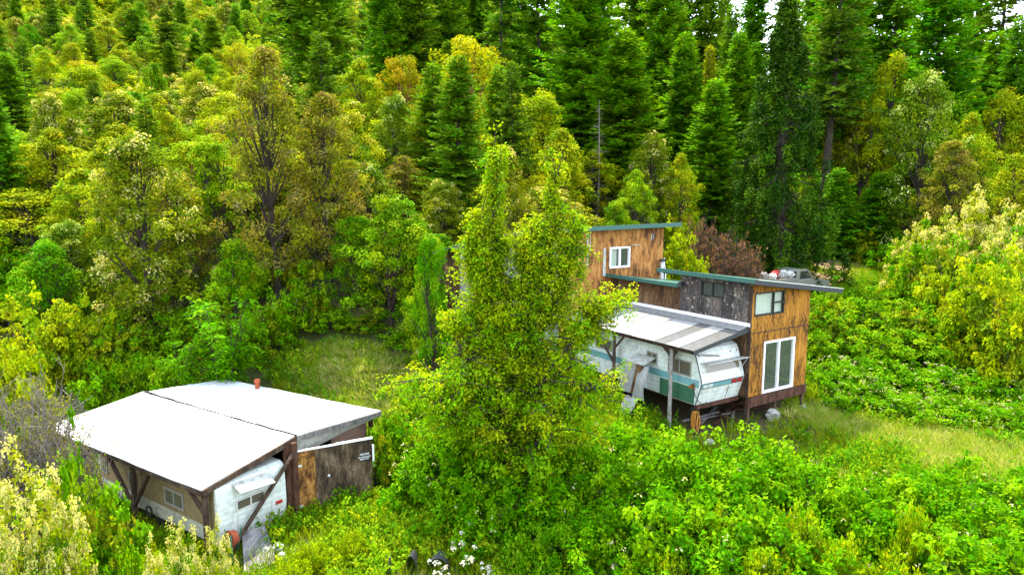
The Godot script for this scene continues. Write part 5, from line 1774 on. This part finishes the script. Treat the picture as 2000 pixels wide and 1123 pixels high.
const TREES := [
	["olive", -11.7, -33.0, 12.8, 4.7, "tall olive-brown oak with yellow-green top and dark trunk behind the shelter"], ["olive", -9.5, -34.5, 10.2, 4.0, "narrow olive-brown oak next to the taller dark-trunked oak"], ["cream", -17.1, -31.0, 9.9, 5.5, "broad tanoak topped with cream blossom behind the bright green sapling"], ["gold", -23.8, -37.0, 6.6, 4.8], ["gold", -27.6, -38.0, 5.3, 5.6, "low golden oak with spreading crown at the brushy hillside foot"], ["gold", -15.9, -36.5, 7.8, 4.2],
	["olive", -16.8, -34.0, 7.0, 3.4], ["green", -12.9, -30.5, 5.0, 2.6], ["madrone", -3.5, -50.0, 12.9, 5.8, "tall rounded golden madrone with red stems above the cabin wood"], ["madrone", -8.4, -54.0, 11.0, 4.6], ["gold", -12.0, -54.0, 10.4, 5.0], ["gold", -5.3, -47.0, 9.9, 4.3],
	["cream", -7.7, -45.0, 8.6, 3.8], ["cream", -0.4, -37.0, 7.6, 3.1], ["gold", 1.4, -48.0, 10.0, 5.5], ["gold", 3.3, -44.0, 8.2, 4.4], ["madrone", 1.5, -42.0, 5.3, 3.6], ["green", -5.8, -31.5, 6.2, 4.0, "bright green bushy maple beside the grassy bank"],
	["green", -7.8, -33.0, 4.6, 2.8], ["cream", -3.9, -37.0, 5.4, 3.4], ["gold", -2.3, -44.0, 7.5, 4.1], ["cream", -8.1, -38.0, 5.6, 3.2], ["olive", -6.8, -41.0, 5.6, 3.5], ["gold", -12.7, -38.0, 5.3, 3.2],
	["cream", 9.5, -46.0, 9.1, 3.9], ["gold", 11.2, -45.0, 8.0, 3.1], ["green", 6.3, -41.0, 4.8, 2.8], ["gold", 8.0, -43.0, 6.7, 3.0], ["fir_bright", 5.5, -56.0, 23.8, 11.2, "broad bright green fir left of the bare dead fir"], ["fir_bright", 8.1, -51.0, 15.6, 9.7, "bright green fir right behind the bare dead fir"],
	["fir_bright", 0.5, -72.0, 26.6, 9.4], ["fir_dark", 2.9, -66.0, 25.1, 7.9], ["fir_dark", -1.1, -62.0, 23.0, 6.8], ["fir_dark", -16.9, -60.0, 23.0, 10.2], ["fir_thin", -23.5, -74.0, 23.7, 8.1], ["fir_dark", -20.2, -82.0, 23.5, 7.4],
	["fir_bright", -12.9, -70.0, 21.4, 7.7], ["fir_dark", -10.4, -72.0, 23.7, 9.4], ["fir_dark", -8.2, -78.0, 23.7, 7.8], ["fir_bright", -7.1, -82.0, 22.5, 7.4], ["fir_dark", -4.3, -86.0, 27.9, 10.3], ["fir_bright", 14.3, -66.0, 26.4, 9.2],
	["fir_dark", 13.6, -72.0, 28.9, 9.4], ["fir_bright", 14.8, -58.0, 16.5, 7.5], ["slim", 16.1, -56.0, 15.7, 1.9], ["fir_bright", 14.9, -50.0, 13.3, 7.5], ["fir_dark", 20.0, -84.0, 31.7, 10.1], ["fir_dark", 22.8, -80.0, 29.9, 8.8],
	["fir_bright", 21.3, -64.0, 17.4, 7.7], ["fir_bright", 30.3, -64.0, 27.9, 9.6], ["fir_thin", 26.9, -58.0, 24.9, 8.7], ["fir_dark", 32.0, -74.0, 31.6, 9.6], ["fir_dark", 38.3, -76.0, 32.8, 9.9], ["fir_bright", 39.9, -72.0, 31.7, 10.8],
	["fir_bright", 36.8, -60.0, 27.7, 11.4], ["fir_dark", 45.4, -78.0, 30.4, 8.6], ["fir_dark", 61.9, -92.0, 33.1, 10.1], ["fir_dark", 61.2, -86.0, 32.5, 10.3], ["fir_bright", 46.5, -66.0, 18.7, 8.6], ["fir_dark", 28.9, -70.0, 19.1, 7.7],
	["cream", 30.3, -50.0, 14.1, 5.8, "large tan-cream topped tanoak beyond the dirt track"], ["gold", 33.7, -61.0, 16.2, 5.6], ["gold", 30.9, -59.0, 12.2, 5.4], ["cream", 29.6, -61.0, 12.5, 4.2], ["gold", 33.7, -50.0, 11.4, 4.6], ["gold", 40.3, -56.0, 13.5, 6.0],
	["olive", 30.2, -46.0, 9.7, 4.2], ["gold", 32.9, -44.0, 8.8, 4.1], ["fir_young", 25.5, -52.5, 6.9, 4.4, "young dark fir standing by the bend of the dirt track"], ["fir_young", 28.4, -51.5, 6.8, 4.8, "young fir with pale tips near the dirt track bend"], ["fir_young", 26.1, -57.0, 2.9, 3.5], ["green", 23.8, -54.0, 5.9, 3.7],
	["fir_dark", -38.2, -52.0, 11.7, 6.8], ["fir_thin", -54.8, -100.0, 10.9, 5.8], ["fir_thin", -47.5, -95.0, 12.0, 5.8], ["fir_dark", -69.0, -104.0, 12.3, 6.4], ["fir_dark", -44.8, -112.0, 9.7, 4.1], ["fir_dark", -71.0, -116.0, 11.6, 5.4],
	["fir_dark", -44.9, -98.0, 7.9, 5.0], ["fir_dark", -56.6, -108.0, 6.3, 5.0], ["fir_dark", -58.5, -96.0, 8.7, 4.9], ["fir_dark", -45.7, -120.0, 10.9, 5.5], ["fir_thin", -45.2, -104.0, 9.3, 4.8], ["fir_dark", -69.6, -125.0, 9.9, 5.3],
	["fir_dark", -79.7, -112.0, 11.3, 5.2], ["gold", -41.9, -62.0, 7.6, 6.2], ["gold", -37.8, -64.0, 6.5, 5.9], ["cream", -50.5, -78.0, 5.9, 4.8], ["gold", -36.6, -70.0, 6.1, 6.5], ["gold", -27.8, -60.0, 6.8, 5.5],
	["gold", -25.1, -50.0, 6.6, 5.4], ["gold", -27.4, -68.0, 7.5, 5.8], ["green", -41.5, -74.0, 5.1, 5.1], ["cream", -58.9, -84.0, 3.5, 5.2], ["gold", -37.1, -88.0, 7.9, 5.4], ["gold", -35.0, -50.0, 5.6, 4.6],
	["green", -30.8, -50.0, 6.2, 4.6], ["green", -4.0, -34.5, 3.5, 2.9], ["olive", -3.4, -37.5, 3.9, 2.6], ["green", -5.1, -33.5, 4.4, 2.8], ["green", -3.5, -35.0, 2.9, 2.7], ["gold", -2.5, -36.2, 3.7, 3.1],
	["gold", -5.6, -41.0, 4.8, 3.8], ["gold", -16.1, -41.0, 5.6, 3.5], ["cream", -22.2, -33.0, 5.5, 3.3], ["gold", -33.4, -46.0, 5.3, 5.3], ["gold", -21.1, -34.5, 5.5, 2.9], ["green", -21.7, -31.0, 5.5, 2.9],
	["gold", -16.7, -32.5, 5.5, 2.5], ["green", -3.3, -27.2, 6.7, 1.8], ["gold", -3.7, -28.6, 4.7, 2.0], ["fir_dark", 10.9, -80.0, 30.7, 9.2], ["fir_dark", 28.6, -92.0, 23.9, 7.8], ["fir_bright", 29.9, -84.0, 28.4, 8.4],
	["fir_dark", 32.3, -82.0, 30.1, 8.2], ["fir_dark", 15.2, -88.0, 30.2, 9.5], ["fir_dark", 7.5, -86.0, 27.5, 9.3],
]

const SHRUBS := [
	["bramble", -2.1, -20.3, 2.2, 2.3], ["bramble", -0.7, -20.9, 2.3, 2.4], ["bramble", 1.0, -20.8, 2.1, 2.4], ["bramble", 2.4, -20.3, 2.1, 2.3], ["bramble", 3.7, -20.5, 1.8, 1.9], ["bramble", -1.5, -18.8, 1.8, 2.2],
	["bramble", 0.0, -18.9, 1.9, 2.2], ["bramble", 1.5, -18.8, 1.9, 2.3], ["bramble", 2.8, -18.5, 1.8, 2.0], ["bramble", -2.5, -19.5, 1.8, 1.5], ["bramble", -0.7, -17.6, 1.5, 1.5], ["bramble", 0.9, -17.6, 1.5, 1.6],
	["bramble", 4.7, -20.2, 1.7, 2.6], ["bramble", 5.7, -18.8, 2.0, 2.5], ["bramble", 7.2, -19.0, 1.9, 2.6], ["bramble", 8.1, -18.6, 1.9, 2.1], ["bramble", 4.6, -17.5, 2.3, 2.4], ["bramble", 3.6, -17.0, 2.1, 2.2],
	["bramble", 6.0, -17.3, 2.1, 2.3], ["bramble", 7.4, -17.6, 2.0, 2.0], ["bramble", 3.2, -15.6, 1.9, 2.0], ["bramble", 4.3, -15.5, 2.1, 2.1], ["bramble", 5.5, -15.3, 1.9, 2.1], ["bramble", 9.5, -16.8, 1.7, 1.8],
	["bramble", 11.4, -17.2, 1.7, 1.7], ["bramble", 12.4, -16.6, 1.6, 1.9], ["bramble", 12.2, -15.2, 2.0, 1.6], ["bramble", 10.2, -14.2, 1.9, 1.6], ["bramble", 6.8, -13.9, 1.9, 1.5], ["bramble", 10.4, -13.2, 2.2, 1.5],
	["bramble", 2.2, -15.3, 1.5, 1.3], ["bramble", 1.3, -16.3, 1.4, 1.3], ["bramble", 4.8, -16.6, 1.7, 2.4], ["bramble", 6.3, -16.3, 1.7, 2.4], ["bramble", 8.5, -16.3, 1.6, 2.4], ["bramble", 9.7, -15.8, 1.7, 2.3],
	["bramble", 12.4, -17.7, 1.7, 2.0], ["bramble", 10.9, -15.8, 1.8, 2.3], ["bramble", 11.7, -15.2, 1.8, 2.2], ["bramble", 2.9, -16.8, 1.5, 1.9], ["bramble", 4.7, -14.4, 1.5, 2.1], ["bramble", 1.8, -17.4, 1.4, 2.0],
	["bramble", 14.0, -17.5, 1.7, 1.6], ["bramble", 11.2, -18.0, 1.6, 1.7], ["broom", 6.7, -14.8, 2.5, 1.7], ["broom", 5.0, -15.6, 2.1, 1.2], ["broom", 9.3, -14.6, 2.6, 1.2], ["broom", 7.6, -14.2, 2.2, 1.4],
	["broom", 8.2, -13.5, 2.1, 1.6], ["broom", 5.7, -14.0, 2.0, 1.4], ["broom", 9.8, -14.3, 2.0, 1.1], ["broom", 3.6, -14.2, 1.8, 1.2], ["broom", -5.2, -15.8, 1.3, 1.3], ["broom", -5.3, -14.8, 1.4, 1.3],
	["broom", -4.3, -16.6, 1.1, 1.0], ["bramble_flower", 14.6, -29.0, 1.3, 3.3], ["bramble_flower", 16.6, -29.2, 1.1, 3.6], ["bramble_flower", 18.5, -28.7, 1.1, 3.5], ["bramble_flower", 20.5, -28.2, 1.0, 3.5], ["bramble_flower", 21.9, -27.7, 1.0, 3.2],
	["bramble_flower", 15.9, -26.4, 1.0, 3.0], ["bramble_flower", 17.6, -25.8, 0.9, 3.0], ["bramble_flower", 19.0, -25.2, 0.8, 2.9], ["bramble_flower", 14.9, -27.7, 1.0, 2.8], ["bramble_flower", 15.1, -31.0, 0.7, 2.6], ["bramble_flower", 20.6, -25.0, 1.1, 2.9],
	["bramble_flower", 13.8, -26.8, 0.8, 1.9], ["leafy", 15.9, -33.0, 2.5, 3.0], ["leafy", 18.3, -34.2, 2.3, 3.4], ["leafy", 19.5, -33.0, 2.2, 3.6], ["leafy", 22.2, -34.0, 2.1, 3.7], ["leafy", 19.4, -31.0, 1.9, 3.3],
	["leafy", 17.0, -31.0, 1.9, 2.9], ["leafy", 21.8, -31.0, 1.9, 3.1], ["leafy", 18.7, -37.0, 2.0, 3.1], ["leafy", 21.5, -38.2, 1.5, 3.5], ["leafy", 14.8, -31.5, 1.7, 2.2], ["leafy", -8.9, -13.5, 3.5, 2.0],
	["leafy", -8.9, -12.4, 3.6, 1.5], ["leafy", -11.2, -16.2, 3.6, 1.4], ["leafy", -7.8, -12.8, 3.0, 1.2], ["leafy", -15.3, -26.6, 2.5, 2.7], ["leafy", -17.1, -29.6, 2.5, 3.2], ["leafy", -15.6, -30.2, 2.3, 2.8],
	["leafy", -18.5, -29.2, 2.5, 2.9], ["leafy", -13.8, -30.0, 2.5, 2.3], ["leafy", -11.9, -29.5, 2.5, 2.0], ["leafy", -15.9, -25.6, 2.8, 2.4], ["leafy", -13.8, -25.8, 2.7, 1.8], ["leafy", -10.4, -30.4, 2.7, 2.3],
	["leafy", -9.8, -31.4, 2.8, 2.2], ["leafy", -8.5, -31.2, 1.0, 2.2], ["leafy", -7.1, -31.0, 0.7, 2.1], ["leafy", -10.9, -29.8, 2.1, 1.8], ["leafy", -4.3, -22.3, 2.0, 1.7], ["leafy", -3.8, -23.8, 1.8, 2.0],
	["leafy", -4.4, -20.8, 1.8, 1.3], ["leafy", -3.0, -21.2, 1.6, 1.5], ["leafy", 24.1, -36.0, 4.5, 3.3], ["leafy", 25.5, -34.5, 4.6, 3.2], ["leafy", 23.4, -38.0, 4.3, 3.2], ["leafy", 22.8, -32.0, 3.6, 3.2],
	["leafy", 13.0, -33.5, 1.9, 2.1], ["leafy", -3.8, -30.5, 1.6, 2.8], ["leafy", -3.2, -32.0, 2.1, 2.7], ["leafy", -5.0, -30.2, 0.8, 2.1], ["gold_bush", 22.0, -30.0, 5.5, 4.4, "big rounded yellow-green bush standing above the flowering brambles"], ["gold_bush", 23.1, -34.0, 4.5, 3.9],
	["gold_bush", 21.6, -28.0, 4.7, 2.6], ["gold_bush", 24.0, -37.0, 3.6, 3.4], ["gold_bush", 23.3, -38.2, 3.0, 2.9], ["gold_bush", -18.4, -24.0, 4.8, 2.6], ["gold_bush", -20.1, -27.5, 4.5, 3.4], ["gold_bush", -19.0, -28.3, 3.8, 3.0],
	["gold_bush", -17.5, -28.0, 3.3, 2.6], ["gold_bush", 9.2, -37.0, 4.6, 2.6], ["gold_bush", 9.7, -36.0, 4.4, 1.9], ["cream_bush", 24.5, -40.0, 5.2, 3.4], ["cream_bush", 28.2, -41.2, 6.6, 4.1], ["cream_bush", 29.3, -39.0, 6.2, 3.6],
	["cream_bush", 24.5, -37.2, 5.1, 2.9], ["cream_bush", 26.5, -36.2, 5.3, 3.1], ["cream_bush", -9.6, -12.5, 5.1, 2.0], ["cream_bush", -8.7, -12.0, 4.6, 1.3], ["cream_bush", -7.1, -13.4, 3.1, 1.2], ["cream_bush", -6.5, -13.7, 2.9, 0.9],
	["cream_bush", -9.3, -11.6, 4.4, 1.3], ["cream_bush", -7.2, -12.6, 3.1, 1.0], ["grey_brush", -13.3, -17.8, 5.4, 2.7, "large bare grey brush at the white roof corner"], ["grey_brush", -12.1, -17.3, 4.6, 1.9, "small bare grey brush touching the white roof corner"], ["grey_brush", -13.4, -17.0, 5.2, 2.2, "bare grey brush behind the larger one by the shelter"], ["gold_bush", -3.3, -33.0, 2.5, 2.3],
	["gold_bush", -2.5, -32.5, 1.9, 2.0], ["plum", 12.4, -37.5, 4.6, 2.9, "wide purple-red plum bush behind the stilt house roof"], ["plum", 11.3, -39.0, 5.0, 2.1, "tall thin purple plum bush next to the wide one"], ["plum", 13.1, -36.4, 4.2, 1.7, "small reddish plum bush near the ivy-hung fir"], ["layered", -11.9, -26.8, 4.9, 5.2, "large bright green feathery sapling behind the white roof"], ["layered", -13.4, -26.2, 3.3, 2.8, "smaller feathery sapling beside the large one behind the white roof"],
]

func forest() -> void:
	kinds()
	rng.seed = 77
	for t in TREES:
		var o := grow(t[0], t[1], t[2], t[3], t[4])
		if t.size() > 5:
			o.set_meta("label", t[5])
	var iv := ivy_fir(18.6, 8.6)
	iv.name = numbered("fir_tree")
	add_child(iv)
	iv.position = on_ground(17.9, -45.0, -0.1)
	iv.set_meta("label", "huge dark fir draped in hanging ivy behind the parked pickup")
	iv.set_meta("category", "tree")
	spots.append(Vector3(17.9, 5.0, -45.0))
	var dd := dead_fir(10.5)
	dd.name = numbered("dead_fir")
	add_child(dd)
	dd.position = on_ground(6.0, -47.0, -0.1)
	dd.set_meta("label", "bare grey dead fir standing before the bright green firs")
	dd.set_meta("category", "tree")
	var yt := yard_tree()
	yt.name = numbered("yard_tree")
	add_child(yt)
	yt.position = on_ground(-0.2, -20.0, 0.0)
	yt.scale = Vector3(0.92, 1.0, 0.92)
	yt.set_meta("label", "tall light green tree with two tops in the yard before the house")
	yt.set_meta("category", "tree")
	# the rest of the wood
	rng.seed = 1234
	var tries := 0
	var n := 0
	while n < 400 and tries < 12000:
		tries += 1
		var z := -lerpf(39.0, 175.0, pow(rng.randf(), 1.5))
		var x := rng.randf_range(-0.86, 0.86) * -z
		if z > -50.0 and x > 8.0:
			continue
		if z > -68.0 and x > 14.0 and x < 27.0:
			continue
		var left := x < 0.02 * z + 2.0
		if z < -112.0 and not left:
			continue
		var room := 2.3 if z > -70.0 else 3.4
		var ok := true
		for s in spots:
			var d := Vector2(x - s.x, z - s.z).length()
			if d < room or d < s.y * 0.42:
				ok = false
				break
		if not ok:
			continue
		var r := rng.randf()
		var kind := "gold"
		var h := rng.randf_range(5.4, 9.4)
		if left:
			kind = "gold" if r < 0.46 else "cream" if r < 0.60 else "green" if r < 0.72 else "madrone" if r < 0.77 else "gold" if r < 0.85 else "fir_dark" if r < 0.95 else "fir_thin"
			if kind.begins_with("fir"):
				h = rng.randf_range(7.0, 13.0)
		elif z < -56.0:
			kind = "fir_dark" if r < 0.4 else "fir_bright" if r < 0.72 else "fir_thin" if r < 0.8 else "gold" if r < 0.93 else "cream"
			h = rng.randf_range(14.0, 20.0) if kind.begins_with("fir") else rng.randf_range(7.0, 11.0)
		else:
			kind = "gold" if r < 0.5 else "cream" if r < 0.7 else "green"
			h = rng.randf_range(4.5, 7.0)
		var w: float = KIND[kind][4] * rng.randf_range(0.8, 1.15)
		if kind.begins_with("fir"):
			w *= clampf(h / 18.0 + 0.2, 0.6, 1.1)
		grow(kind, x, z, h, w)
		n += 1
	print("trees at %d ms" % Time.get_ticks_msec())

func thickets() -> void:
	rng.seed = 99
	for t in SHRUBS:
		var o := grow(t[0], t[1], t[2], t[3], t[4])
		if t.size() > 5:
			o.set_meta("label", t[5])
	# undergrowth below the trees
	rng.seed = 4321
	var n := 0
	var tries := 0
	while n < 190 and tries < 5000:
		tries += 1
		var z := -lerpf(33.0, 120.0, pow(rng.randf(), 1.7))
		var x := rng.randf_range(-0.84, 0.84) * -z
		if z > -47.0 and x > 4.0 and x < 34.0:
			continue
		if z > -56.0 and x > 14.0 and x < 26.0:
			continue
		if z < -75.0 and x > 10.0:
			continue
		if x > -1.5 and x < 12.0 and z > -39.0:
			continue
		var ok := true
		for s in spots:
			if Vector2(x - s.x, z - s.z).length() < 1.3:
				ok = false
				break
		if not ok:
			continue
		var r := rng.randf()
		var kind := "leafy" if r < 0.4 else "gold_bush" if r < 0.75 else "cream_bush" if r < 0.87 else "bramble"
		grow(kind, x, z, rng.randf_range(1.3, 2.6), rng.randf_range(2.4, 3.8))
		n += 1
	tell_apart()
	hillside()
	print("shrubs at %d ms" % Time.get_ticks_msec())

# far off, the brush on the hill runs together into one cover
func hillside() -> void:
	rng.seed = 808
	for src in ["gold_bush", "leafy", "cream_bush"]:
		var xf := []
		var want: int = {"gold_bush": 1500, "leafy": 700, "cream_bush": 500}[src]
		while xf.size() < want:
			var z := -lerpf(60.0, 300.0, pow(rng.randf(), 1.3))
			var x := rng.randf_range(-0.86, 0.86) * -z
			if x > -0.12 * z + 5.0 and rng.randf() < 0.75:
				continue
			var s := rng.randf_range(1.0, 1.7) * (1.0 - 0.002 * (z + 60.0))
			xf.append(Transform3D(Basis(Vector3.UP, rng.randf_range(0, TAU)) * Basis.from_scale(Vector3(s * 1.25, s, s * 1.25)), Vector3(x, gh(x, z) - 0.2, z)))
		var mm := MultiMesh.new()
		mm.transform_format = MultiMesh.TRANSFORM_3D
		mm.use_colors = true
		mm.mesh = protos[src][0].get_node("foliage").mesh
		mm.instance_count = xf.size()
		for k in xf.size():
			mm.set_instance_transform(k, xf[k])
			var q := rng.randf_range(0.75, 1.15)
			mm.set_instance_color(k, Color(q * rng.randf_range(0.9, 1.15), q, q))
		var o := MultiMeshInstance3D.new()
		o.name = numbered("hillside_brush")
		o.multimesh = mm
		o.material_override = mats.leaf_plain
		add_child(o)
		o.set_meta("kind", "stuff")
		o.set_meta("label", {"gold_bush": "yellow-green brush covering the far hillside", "leafy": "green brush covering the far hillside", "cream_bush": "cream flowered brush dotted over the far hillside"}[src])
		o.set_meta("category", "brush")

# ---------------------------------------------------------------- grass and weeds
func tuft(sd: int, blades: int, h: float, spread: float, lean: float, width: float) -> ArrayMesh:
	rng.seed = sd
	var mb := MB.new()
	for k in blades:
		var a := rng.randf_range(0.0, TAU)
		var o := Vector3(cos(a), 0, sin(a)) * sqrt(rng.randf()) * spread
		var d := (Vector3(0, 1, 0) + Vector3(cos(a), 0, sin(a)) * rng.randf_range(0.0, lean) + rv() * 0.15).normalized()
		var l := h * rng.randf_range(0.55, 1.15)
		var s := d.cross(rv()).normalized() * width
		var q := rng.randf_range(0.75, 1.2)
		mb.col = Color(q, q, q)
		var mid := o + d * l * 0.6
		var top := o + d * l + Vector3(d.x, -0.12, d.z) * l * 0.3
		mb.quad(o - s, o + s, mid + s * 0.8, mid - s * 0.8)
		mb.tri(mid - s * 0.8, mid + s * 0.8, top)
	return mb.mesh(true)

func sprig(sd: int, h: float) -> ArrayMesh:
	rng.seed = sd
	var mb := MB.new()
	for st in 5:
		var a := rng.randf_range(0.0, TAU)
		var e := Vector3(cos(a) * 0.22, h * rng.randf_range(0.6, 1.0), sin(a) * 0.22)
		for k in 9:
			var p := Vector3.ZERO.lerp(e, 0.2 + 0.8 * k / 8.0)
			var d := (rv() + Vector3(0, 0.35, 0)).normalized()
			var nn := (Vector3.UP + rv() * 0.7).normalized()
			var l := rng.randf_range(0.05, 0.11)
			var q := rng.randf_range(0.75, 1.25)
			mb.leaf(p, d, d.cross(nn).normalized(), l, l * 0.32, Color(q, q, q))
	return mb.mesh(true)

func scatter(called: String, label: String, meshes: Array, n: int, pick: Callable, pal: Array, lo: float, hi: float, m: Material) -> void:
	for v in meshes.size():
		var xf := []
		var cs := []
		var want := n / meshes.size()
		var tries := 0
		while xf.size() < want and tries < want * 12:
			tries += 1
			var z := -lerpf(11.5, 50.0, pow(rng.randf(), 1.4))
			var x := rng.randf_range(-0.86, 0.86) * -z
			var p: float = pick.call(x, z)
			if rng.randf() > p:
				continue
			var s := rng.randf_range(lo, hi)
			xf.append(Transform3D(Basis(Vector3.UP, rng.randf_range(0, TAU)) * Basis.from_scale(Vector3(s, s * rng.randf_range(0.8, 1.25), s)), Vector3(x, gh(x, z) - 0.02, z)))
			cs.append(vary(pal[rng.randi() % pal.size()], 0.22))
		var mm := MultiMesh.new()
		mm.transform_format = MultiMesh.TRANSFORM_3D
		mm.use_colors = true
		mm.mesh = meshes[v]
		mm.instance_count = xf.size()
		for k in xf.size():
			mm.set_instance_transform(k, xf[k])
			mm.set_instance_color(k, cs[k])
		var o := MultiMeshInstance3D.new()
		o.name = numbered(called)
		o.multimesh = mm
		o.material_override = m
		add_child(o)
		o.set_meta("kind", "stuff")
		o.set_meta("label", label)
		o.set_meta("category", called.replace("_", " "))

# less growth where the yard is trodden
func bare(x: float, z: float) -> float:
	var b := 1.0
	for q in [[9.2, -24.6, 2.6], [7.4, -24.6, 2.0], [11.4, -25.6, 1.8], [-6.9, -16.6, 1.5], [-5.9, -17.6, 1.1], [-2.3, -15.9, 1.1], [-1.4, -15.6, 0.9], [-6.9, -27.6, 1.3], [-5.3, -26.4, 1.0]]:
		b = minf(b, clampf(Vector2(x - q[0], z - q[1]).length() / float(q[2]) - 0.45, 0.0, 1.0))
	return b

var cover := {}

func mark_cover() -> void:
	for s in spots:
		if s.z < -52.0:
			continue
		var r: float = s.y * 0.42
		for i in range(int(floor((s.x - r) * 2.0)), int(ceil((s.x + r) * 2.0)) + 1):
			for j in range(int(floor((s.z - r) * 2.0)), int(ceil((s.z + r) * 2.0)) + 1):
				if Vector2(i * 0.5 - s.x, j * 0.5 - s.z).length() < r:
					cover[Vector2i(i, j)] = true

func covered(x: float, z: float) -> bool:
	return cover.has(Vector2i(roundi(x * 2.0), roundi(z * 2.0)))

func blocked(x: float, z: float) -> bool:
	# under a shrub, inside the buildings, or on the track
	if covered(x, z):
		return true
	var p := Transform3D(Basis(Vector3.UP, HOUSE_TURN), HOUSE).affine_inverse() * Vector3(x, 0, z)
	if p.x > -2.4 and p.x < 3.3 and -p.z > 0.4 and -p.z < 8.0:
		return true
	if p.x > -8.2 and p.x < 3.3 and -p.z > 8.2 and -p.z < 12.7:
		return true
	var q := Transform3D(Basis(Vector3.UP, SHED_TURN), SHED).affine_inverse() * Vector3(x, 0, z)
	if q.x > -0.1 and q.x < 6.0 and -q.z > 0.0 and -q.z < 8.2:
		return true
	for c in [[9.5, -37.5], [14.0, -40.0], [18.5, -42.5], [22.0, -45.5], [23.6, -49.0], [16.0, -41.3], [20.3, -44.0], [12.0, -38.8]]:
		if Vector2(x - c[0], z - c[1]).length() < 1.35:
			return true
	return false

func meadow() -> void:
	mark_cover()
	rng.seed = 31
	var gm := leaf_mat("grass_blade", Color(1, 1, 1), 0.9)
	var green := [Color(0.13, 0.22, 0.004), Color(0.18, 0.25, 0.005), Color(0.22, 0.26, 0.008), Color(0.09, 0.18, 0.004)]
	var dry := [Color(0.31, 0.34, 0.07), Color(0.40, 0.38, 0.13), Color(0.22, 0.31, 0.02), Color(0.17, 0.28, 0.010)]
	var weed := [Color(0.09, 0.22, 0.004), Color(0.13, 0.245, 0.004), Color(0.06, 0.18, 0.003), Color(0.18, 0.25, 0.005)]
	var yellow := [Color(0.18, 0.28, 0.005), Color(0.14, 0.26, 0.005), Color(0.24, 0.30, 0.006)]
	var t1 := [tuft(1, 24, 0.34, 0.18, 0.6, 0.008), tuft(2, 24, 0.25, 0.22, 1.0, 0.009)]
	scatter("grass", "green meadow grass over the clearing floor", t1, 22000, func(x, z): return 0.0 if blocked(x, z) else (1.0 - straw(x, z) * 0.75) * (0.25 + 0.75 * bare(x, z)), green, 0.8, 1.5, gm)
	scatter("dry_grass", "pale flattened straw grass on mown path and bank", [tuft(3, 26, 0.26, 0.26, 2.4, 0.010), tuft(4, 20, 0.32, 0.2, 1.2, 0.008)], 14000, func(x, z): return 0.0 if blocked(x, z) else straw(x, z), dry, 0.8, 1.4, gm)
	scatter("weeds", "leafy green weeds sprouting all through the grass", [sprig(5, 0.34), sprig(6, 0.5)], 12000, func(x, z): return 0.0 if blocked(x, z) else (0.9 - straw(x, z)) * bare(x, z) * (0.35 + clampf(lumps.get_noise_2d(x * 2.5, z * 2.5) * 2.0, -0.3, 0.65)), weed, 0.8, 1.5, gm)
	scatter("yellow_weeds", "yellow-green weeds between shelter gate and yard tree", [sprig(7, 0.45)], 3000, func(x, z): return 0.0 if covered(x, z) else bare(x, z) * clampf(1.3 - Vector2((x + 4.0) / 3.0, (z + 17.0) / 2.4).length(), 0.0, 1.0), yellow, 0.9, 1.5, gm)
	scatter("white_flowers", "small white blossoms on weeds in the foreground grass", [blossoms(8)], 160, func(x, z): return clampf(1.4 - Vector2((x + 0.9) / 1.2, (z + 15.7) / 0.8).length(), 0.0, 1.0), [Color(0.55, 0.52, 0.45)], 0.8, 1.3, gm)

func blossoms(sd: int) -> ArrayMesh:
	rng.seed = sd
	var mb := MB.new()
	for k in 7:
		puff(mb, Vector3(rng.randf_range(-0.2, 0.2), rng.randf_range(0.35, 0.7), rng.randf_range(-0.2, 0.2)), 0.05, 8, 0.05, Color(1, 1, 1), 0.8, 0.45)
	return mb.mesh(true)
